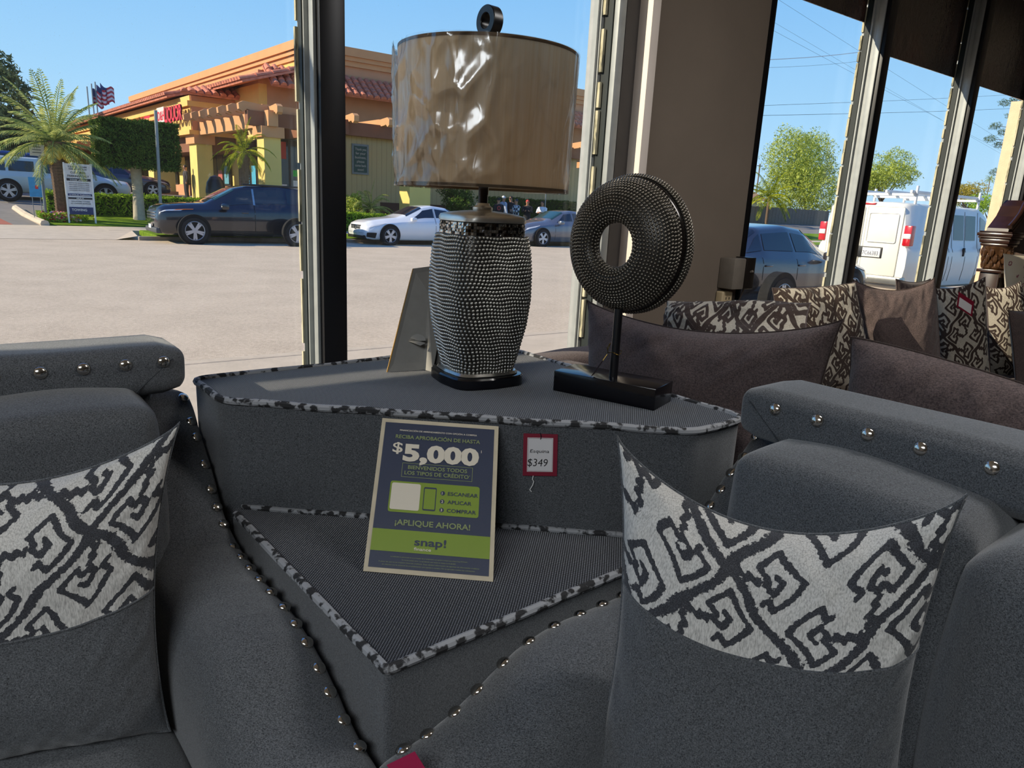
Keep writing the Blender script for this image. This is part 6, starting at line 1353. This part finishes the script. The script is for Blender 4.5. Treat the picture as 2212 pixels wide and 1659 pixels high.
# ================================================================== people across the road
SKIN = plain('skin', (176, 124, 96), .6, 0, .05); HAIRD = plain('dark_hair', (30, 24, 22), .8)
def limb(pts, rs, n=10): return pts, rs, n
def person(label, pos, face, h, shirt, pants, head='hair', hatc=None, arms='down', sl='short', group=None, shoes=(30, 28, 28), pattern=None):
    """one standing figure; face = direction the chest points; arms: down, crossed, phone"""
    f = Vector(face).normalized(); T = frame(pos, Vector((f.y, -f.x, 0)), f); k = h / 1.75            # x = the figure's right, y = forward
    r = thing('person', label, 'person', pos, group); P = lambda *a: tuple(Vector(a) * k)
    # body: one skin-modifier surface over a joint skeleton
    J = [(0, 0, .95), (0, 0, 1.15), (0, -.01, 1.35), (0, .0, 1.47), (0, .015, 1.56), (0, .02, 1.66)]; E = [(0, 1), (1, 2), (2, 3), (3, 4), (4, 5)]; R = [(.15, .11), (.14, .10), (.17, .11), (.06, .06), (.07, .085), (.075, .09)]
    for s in (1, -1):
        b = len(J)
        el = {'down': (.25 * s, -.02, 1.16), 'crossed': (.23 * s, .10, 1.14), 'phone': (.23 * s, .05, 1.15)}[arms]; wr_ = {'down': (.27 * s, .05, .92), 'crossed': (.02 * s, .24, 1.18), 'phone': (.10 * s, .27, 1.20)}[arms]; hd = {'down': (.27 * s, .08, .82), 'crossed': (-.06 * s, .24, 1.19), 'phone': (.05 * s, .33, 1.25)}[arms]
        J += [(.17 * s, -.01, 1.40), el, wr_, hd]; E += [(2, b), (b, b + 1), (b + 1, b + 2), (b + 2, b + 3)]; R += [(.07, .065), (.05, .05), (.035, .032), (.035, .025)]
        b = len(J); J += [(.09 * s, 0, .88), (.11 * s, .015, .50), (.115 * s, -.015, .09), (.125 * s, .12, .04)]; E += [(0, b), (b, b + 1), (b + 1, b + 2), (b + 2, b + 3)]; R += [(.09, .09), (.06, .06), (.045, .045), (.04, .035)]
    me = bpy.data.meshes.new('body'); me.from_pydata([tuple(T @ Vector(P(*j))) for j in J], E, [])
    o = link('body', me, r, [SKIN]); md = o.modifiers.new('skin', 'SKIN'); 
    sk = me.skin_vertices[0].data
    for i, (a, b) in enumerate(R): sk[i].radius = (a * k, b * k)
    sk[0].use_root = True; o.modifiers.new('smooth', 'SUBSURF').levels = 1; md.use_smooth_shade = True
    def ell(z, w, d, y=0): return [P(w * math.cos(a), y + d * math.sin(a), z) for a in [i * math.pi / 8 for i in range(16)]]
    sm = plain('shirt_%d_%d_%d' % shirt, shirt, .85) if pattern is None else pattern; pm = plain('trousers_%d_%d_%d' % pants, pants, .85)
    mb = MB(T).loft([ell(.86, .185, .135), ell(.92, .19, .14), ell(1.12, .175, .135), ell(1.32, .215, .145), ell(1.42, .19, .12), ell(1.47, .09, .085)])
    for s in (1, -1):
        el = {'down': (.25 * s, -.02, 1.16), 'crossed': (.23 * s, .10, 1.14), 'phone': (.23 * s, .05, 1.15)}[arms]; wr_ = {'down': (.27 * s, .05, .92), 'crossed': (.02 * s, .24, 1.18), 'phone': (.10 * s, .27, 1.20)}[arms]
        pts = [P(.14 * s, 0, 1.40), P(.20 * s, -.01, 1.38), P(*el)]; rs = [.08 * k, .085 * k, .068 * k]
        if sl == 'long': pts.append(P(*wr_)); rs.append(.048 * k)
        mb.tube(pts, rs, 10)
    mb.build('shirt', sm, r, True)
    mb = MB(T).loft([ell(.80, .175, .13), ell(.90, .18, .135), ell(.97, .17, .13)])
    for s in (1, -1): mb.tube([P(.09 * s, 0, .88), P(.11 * s, .015, .50), P(.115 * s, -.015, .10)], [.11 * k, .085 * k, .07 * k], 10)
    mb.build('trousers', pm, r, True)
    for s in (1, -1): MB(T).rbox(P(.115 * s - .05, -.07, 0), P(.115 * s + .05, .20, .09), .03 * k).build('shoe', plain('shoe', shoes, .6), r, True)
    # face, ears
    hc = (0, .02, 1.635)
    MB(T).ball(P(*hc), tuple(x * k for x in (.078, .095, .115)), 16, 12).build('head', SKIN, r, True); H = r.children[-1]
    MB(T).ball(P(0, .12, 1.625), tuple(x * k for x in (.013, .02, .02)), 8, 6).build('nose', SKIN, H, True)
    for s in (1, -1): MB(T).ball(P(.03 * s, .105, 1.65), .01 * k, 8, 6).build('eye', INK, H, True); MB(T).ball(P(.08 * s, .01, 1.635), tuple(x * k for x in (.01, .02, .03)), 8, 6).build('ear', SKIN, H, True)
    MB(T).box(P(-.022, .105, 1.583), P(.022, .113, 1.59)).build('mouth', plain('lips', (130, 70, 62), .6), H)
    hm = HAIRD if hatc is None else plain('hat_%d_%d_%d' % hatc, hatc, .8)
    n = 'hair' if head == 'hair' else 'cap'
    mb = MB(T).lathe([(.0001, .122 * k), (.05 * k, .115 * k), (.082 * k, .08 * k), (.094 * k, .03 * k), (.09 * k, -.005 * k)], 16, Matrix.Translation(P(0, .0, 1.645)))
    if head == 'cap': mb.rbox(P(-.06, .06, 1.665), P(.06, .18, 1.68), .006 * k)
    mb.build(n, hm, r, True); return r
t = NT('plaid_shirt'); v = t.coord(rot=(0, 0, math.radians(53) - math.pi / 2)); ck = t.n('TexChecker'); ck.inputs['Scale'].default_value = 9; ck.inputs[1].default_value = rgb(200, 202, 208); ck.inputs[2].default_value = rgb(52, 60, 76); t.l(v, ck.inputs[0]); t.set(ck.outputs[0], .9); PLAID = t.m
def pp_(px, v_): q = V(px, 470, v_); q.z = zg(v_); return q
person('person in a black jacket with a round red print on its back', pp_(1076, 29.3), DV, 1.76, (26, 24, 28), (30, 30, 36), 'cap', (24, 24, 28), 'down', 'long')
g = SC.objects['person']; q = pp_(1073, 29.3)
MB(frame(q + Vector((0, 0, 1.28)) - DV * .145, DU, Vector((0, 0, 1)))).lathe([(.07, 0), (.10, 0), (.10, .012), (.07, .012)], 24, closed=True).build('back_print', plain('print_red', (196, 60, 60), .7), g)
person('person in a pale grey top and cap behind the black jacket', pp_(1086, 30.6), DU, 1.80, (168, 176, 196), (60, 70, 100), 'cap', (210, 210, 214), 'down', 'long')
person('person in a black and white plaid shirt looking down, arms forward', pp_(1114, 28.9), -DU, 1.75, (120, 120, 130), (34, 40, 60), 'cap', (40, 44, 60), 'phone', 'long', pattern=PLAID)
person('person in dark clothes with a black cap, mostly behind the plaid shirt', pp_(1102, 30.4), -DU - DV * .4, 1.82, (30, 30, 36), (30, 30, 36), 'cap', (26, 26, 30), 'down', 'long')
person('person in black wearing a red cap, between the plaid and white shirts', pp_(1138, 29.5), -DU * .8 - DV, 1.74, (28, 28, 34), (30, 30, 36), 'cap', (196, 40, 50), 'phone', 'long')
person('person in a white T-shirt with folded arms, rightmost of the group', pp_(1170, 29.0), -DU - DV * .5, 1.72, (228, 228, 234), (60, 62, 80), 'hair', None, 'crossed', 'short')
q = V(404, 420, 40); q.z = zg(40) - .02
person('person in dark clothes walking under the arcade beside the yellow pillar', q, -DU, 1.74, (62, 56, 56), (46, 42, 44), 'hair', None, 'down', 'long')
sb = thing('street_name_sign', 'small blue street sign on a pole behind the white T-shirt', 'street sign', pp_(1176, 31)); a = pp_(1176, 31); b = V(1176, 396, 31)
MB().tube([a, Vector((a.x, a.y, b.z))], .035, 8).build('post', STEEL, sb, True); MB(frame(Vector((a.x, a.y, b.z)), DU, DV)).box((-.35, -.02, -.08), (.35, .02, .10)).build('sign_plate', plain('blue_plate', (50, 90, 170), .5), sb)
q = pp_(1160, 29.6)
# ================================================================== beyond the right-hand windows
def T2(px, py, v_): return V(px, py, v_)
def rtree(label, px, ytop, ybot, wpx, v_, n, size, mat, name='street_tree', seed=1, ytr=None, nb=9):
    c = V(px, (ytop + ybot) / 2, v_); k = (V(px, ytop, v_) - V(px, ybot, v_)).length / abs(ybot - ytop); b = V(px, (ytr or ybot), v_); b.z = zg(v_)
    cr = ((wpx / 2) * k, (wpx / 2) * k, (ybot - ytop) / 2 * k); return leafy_tree(name, label, b, max(.6, c.z - cr[2] * .8 - b.z), c, cr, n, size, mat, nb, seed=seed, nblob=9)
rtree('large feathery green tree above the charcoal sedan, right of the pier', 1738, 272, 480, 185, 46, 30000, .15, L_TREE, seed=31)
rtree('yellow green tree between the middle window posts, above the van', 1905, 322, 430, 150, 52, 14000, .17, L_TREE, seed=33)
rtree('small autumn-toned tree above the front of the van rack', 2085, 392, 452, 80, 66, 5000, .22, L_YEL, seed=35)
rtree('low dark green bush at the end of the street beyond the van', 2135, 420, 470, 80, 60, 4000, .2, L_HEDGE, seed=36)
pb_ = V(1655, 480, 40); pb_.z = zg(40)
palm('queen_palm', 'yellow green palm in front of the tan roofed house', pb_, V(1658, 425, 40).z - pb_.z, 22, 3.0, L_FP, .18, 1.0, seed=41, boot=False)
pb_ = V(2122, 470, 120); pb_.z = 1
palm('skyline_palm', 'thin tall palm on the skyline between the last window posts', pb_, V(2130, 385, 120).z - 1, 24, 2.6, L_FP, .22, 1.4, seed=43, boot=False)
# pine at the right: tufts on bare boughs
pn = V(2240, 470, 34); pn.z = zg(34); PR = thing('pine_tree', 'open-crowned pine leaning in from the right between the last window posts', 'tree', pn)
random.seed(5); mb = MB(); topz = V(2240, 150, 34); mb.tube([pn - Vector((0, 0, .2)), pn.lerp(topz, .5), topz], [.3, .22, .1], 10); Ps, Ns = [], []
for (x, y, dv) in ((2195, 215, 0), (2170, 222, .6), (2185, 250, -.5), (2150, 272, .3), (2168, 285, 0), (2190, 292, .4), (2140, 300, .2), (2160, 312, -.3), (2180, 330, .3), (2205, 250, 0), (2210, 310, .5), (2235, 280, 0), (2240, 200, 0), (2150, 372, 0), (2190, 372, .4)):
    e = V(x, y, 34 + dv); s = Vector((pn.x, pn.y, e.z + .6)); mb.tube([s.lerp(topz, .02), s.lerp(e, .6) + Vector((0, 0, .12)), e], [.07, .05, .02], 5)
    p, d = blob_points(tuple(e), (.6, .6, .36), 520, .8, x); Ps.append(p); Ns.append(d)
mb.build('trunk', BARK, PR, True); leaves_mesh('foliage', np.concatenate(Ps), np.concatenate(Ns), .075, L_CON, PR)
# house, fence
h0, h1 = UV(V(1590, 400, 56))[0], UV(V(1652, 400, 56))[0]; HZ = V(1620, 430, 56).z; HT = V(1640, 388, 56).z
HS = thing('house', 'cream house with a tan gable roof behind the palm', 'house', S((h0 + h1) / 2, 58, .9))
MB(ST).box((h0 - 6, 56, .8), (h1, 64, HZ)).build('wall', plain('cream_wall', (226, 210, 168), .9), HS)
MB(ST).add([(h0 - 7, 55.3, HZ - .1), (h1 + .8, 55.3, HZ - .1), (h1 + .8, 65, HZ - .1), (h0 - 7, 65, HZ - .1), (h0 - 7, 60, HT), (h1 - 1.5, 60, HT)], [(0, 1, 5, 4), (1, 2, 5), (2, 3, 4, 5), (3, 0, 4), (0, 3, 2, 1)]).build('roof', plain('tan_roof', (196, 150, 112), .9, 0, .08), HS)
MB(ST).box((h0 + 1, 55.9, HZ - 1.5), (h0 + 2.6, 55.99, HZ - .5)).build('window', CGL, HS)
fa, fb_ = UV(V(1590, 470, 41))[0], UV(V(1790, 470, 41))[0]; fz = V(1680, 449, 41).z
FN = thing('fence', 'grey board fence and shed behind the charcoal sedan', 'fence', S((fa + fb_) / 2, 41, zg(41)))
for i in range(28):
    a = fa + (fb_ - fa) * i / 28; MB(ST).box((a, 41, zg(41) - .1), (a + (fb_ - fa) / 28 - .03, 41.06, fz + (.03 if i % 2 else 0))).build('board', plain('weathered_board', (124, 112, 100), .95, 0, .12), FN)
pol = V(1627, 470, 110); pol.z = .88; e = V(1627, 352, 110); UP_ = thing('utility_pole', 'tiny utility pole with crossarm on the skyline beside the pier', 'pole', pol)
MB().tube([pol, Vector((pol.x, pol.y, e.z))], .16, 8).build('post', BARK, UP_); MB(frame(Vector((pol.x, pol.y, e.z - .5)), DU, DV)).box((-1.0, -.08, -.08), (1.0, .08, .08)).build('crossarm', BARK, UP_)
# overhead wires
wires = [((1560, 231), (2300, 197), 60, .022), ((1560, 251), (2300, 229), 60, .026), ((1620, -40), (2320, 398), 60, .014), ((1590, 0), (2320, 420), 60, .012), ((1600, 28), (2300, 395), 60, .014), ((1560, 132), (1960, 97), 30, .022), ((1560, 148), (1960, 118), 30, .008)]
wl = ['upper of the two level power lines across the right windows', 'lower and thicker of the two level power lines across the right windows', 'uppermost slanting wire falling to the right across the sky', 'middle slanting wire falling to the right across the sky', 'lowest slanting wire falling to the right across the sky', 'pale thick cable crossing only the first right-hand pane', 'thin wire just under the pale thick cable']
WM = plain('wire', (74, 80, 92), .7, 0, 0); WP2 = plain('pale_cable', (180, 190, 200), .6, 0, 0)
for i, (a, b, dist, r_) in enumerate(wires):
    p, q = V(a[0], a[1], dist), V(b[0], b[1], dist); L = (q - p)
    tag(MB().tube([p + L * k / 10 - Vector((0, 0, .25 * math.sin(math.pi * k / 10))) for k in range(11)], r_, 5).build('power_line', WP2 if i == 5 else WM, smooth=True, base=p), wl[i], 'wire')
# peach wall end of the neighbouring unit
a = UV(V(2150, 400, 3.0))[0]
PEACH = plain('peach_stucco', (232, 190, 156), .95, 0, .06, 12, .3)
struct('neighbour_wall', MB(ST).box((UV(V(2168, 300, 3.9))[0], 3.55, -.2), (UV(V(2168, 300, 3.9))[0] + .3, 3.9, 2.9)), PEACH)
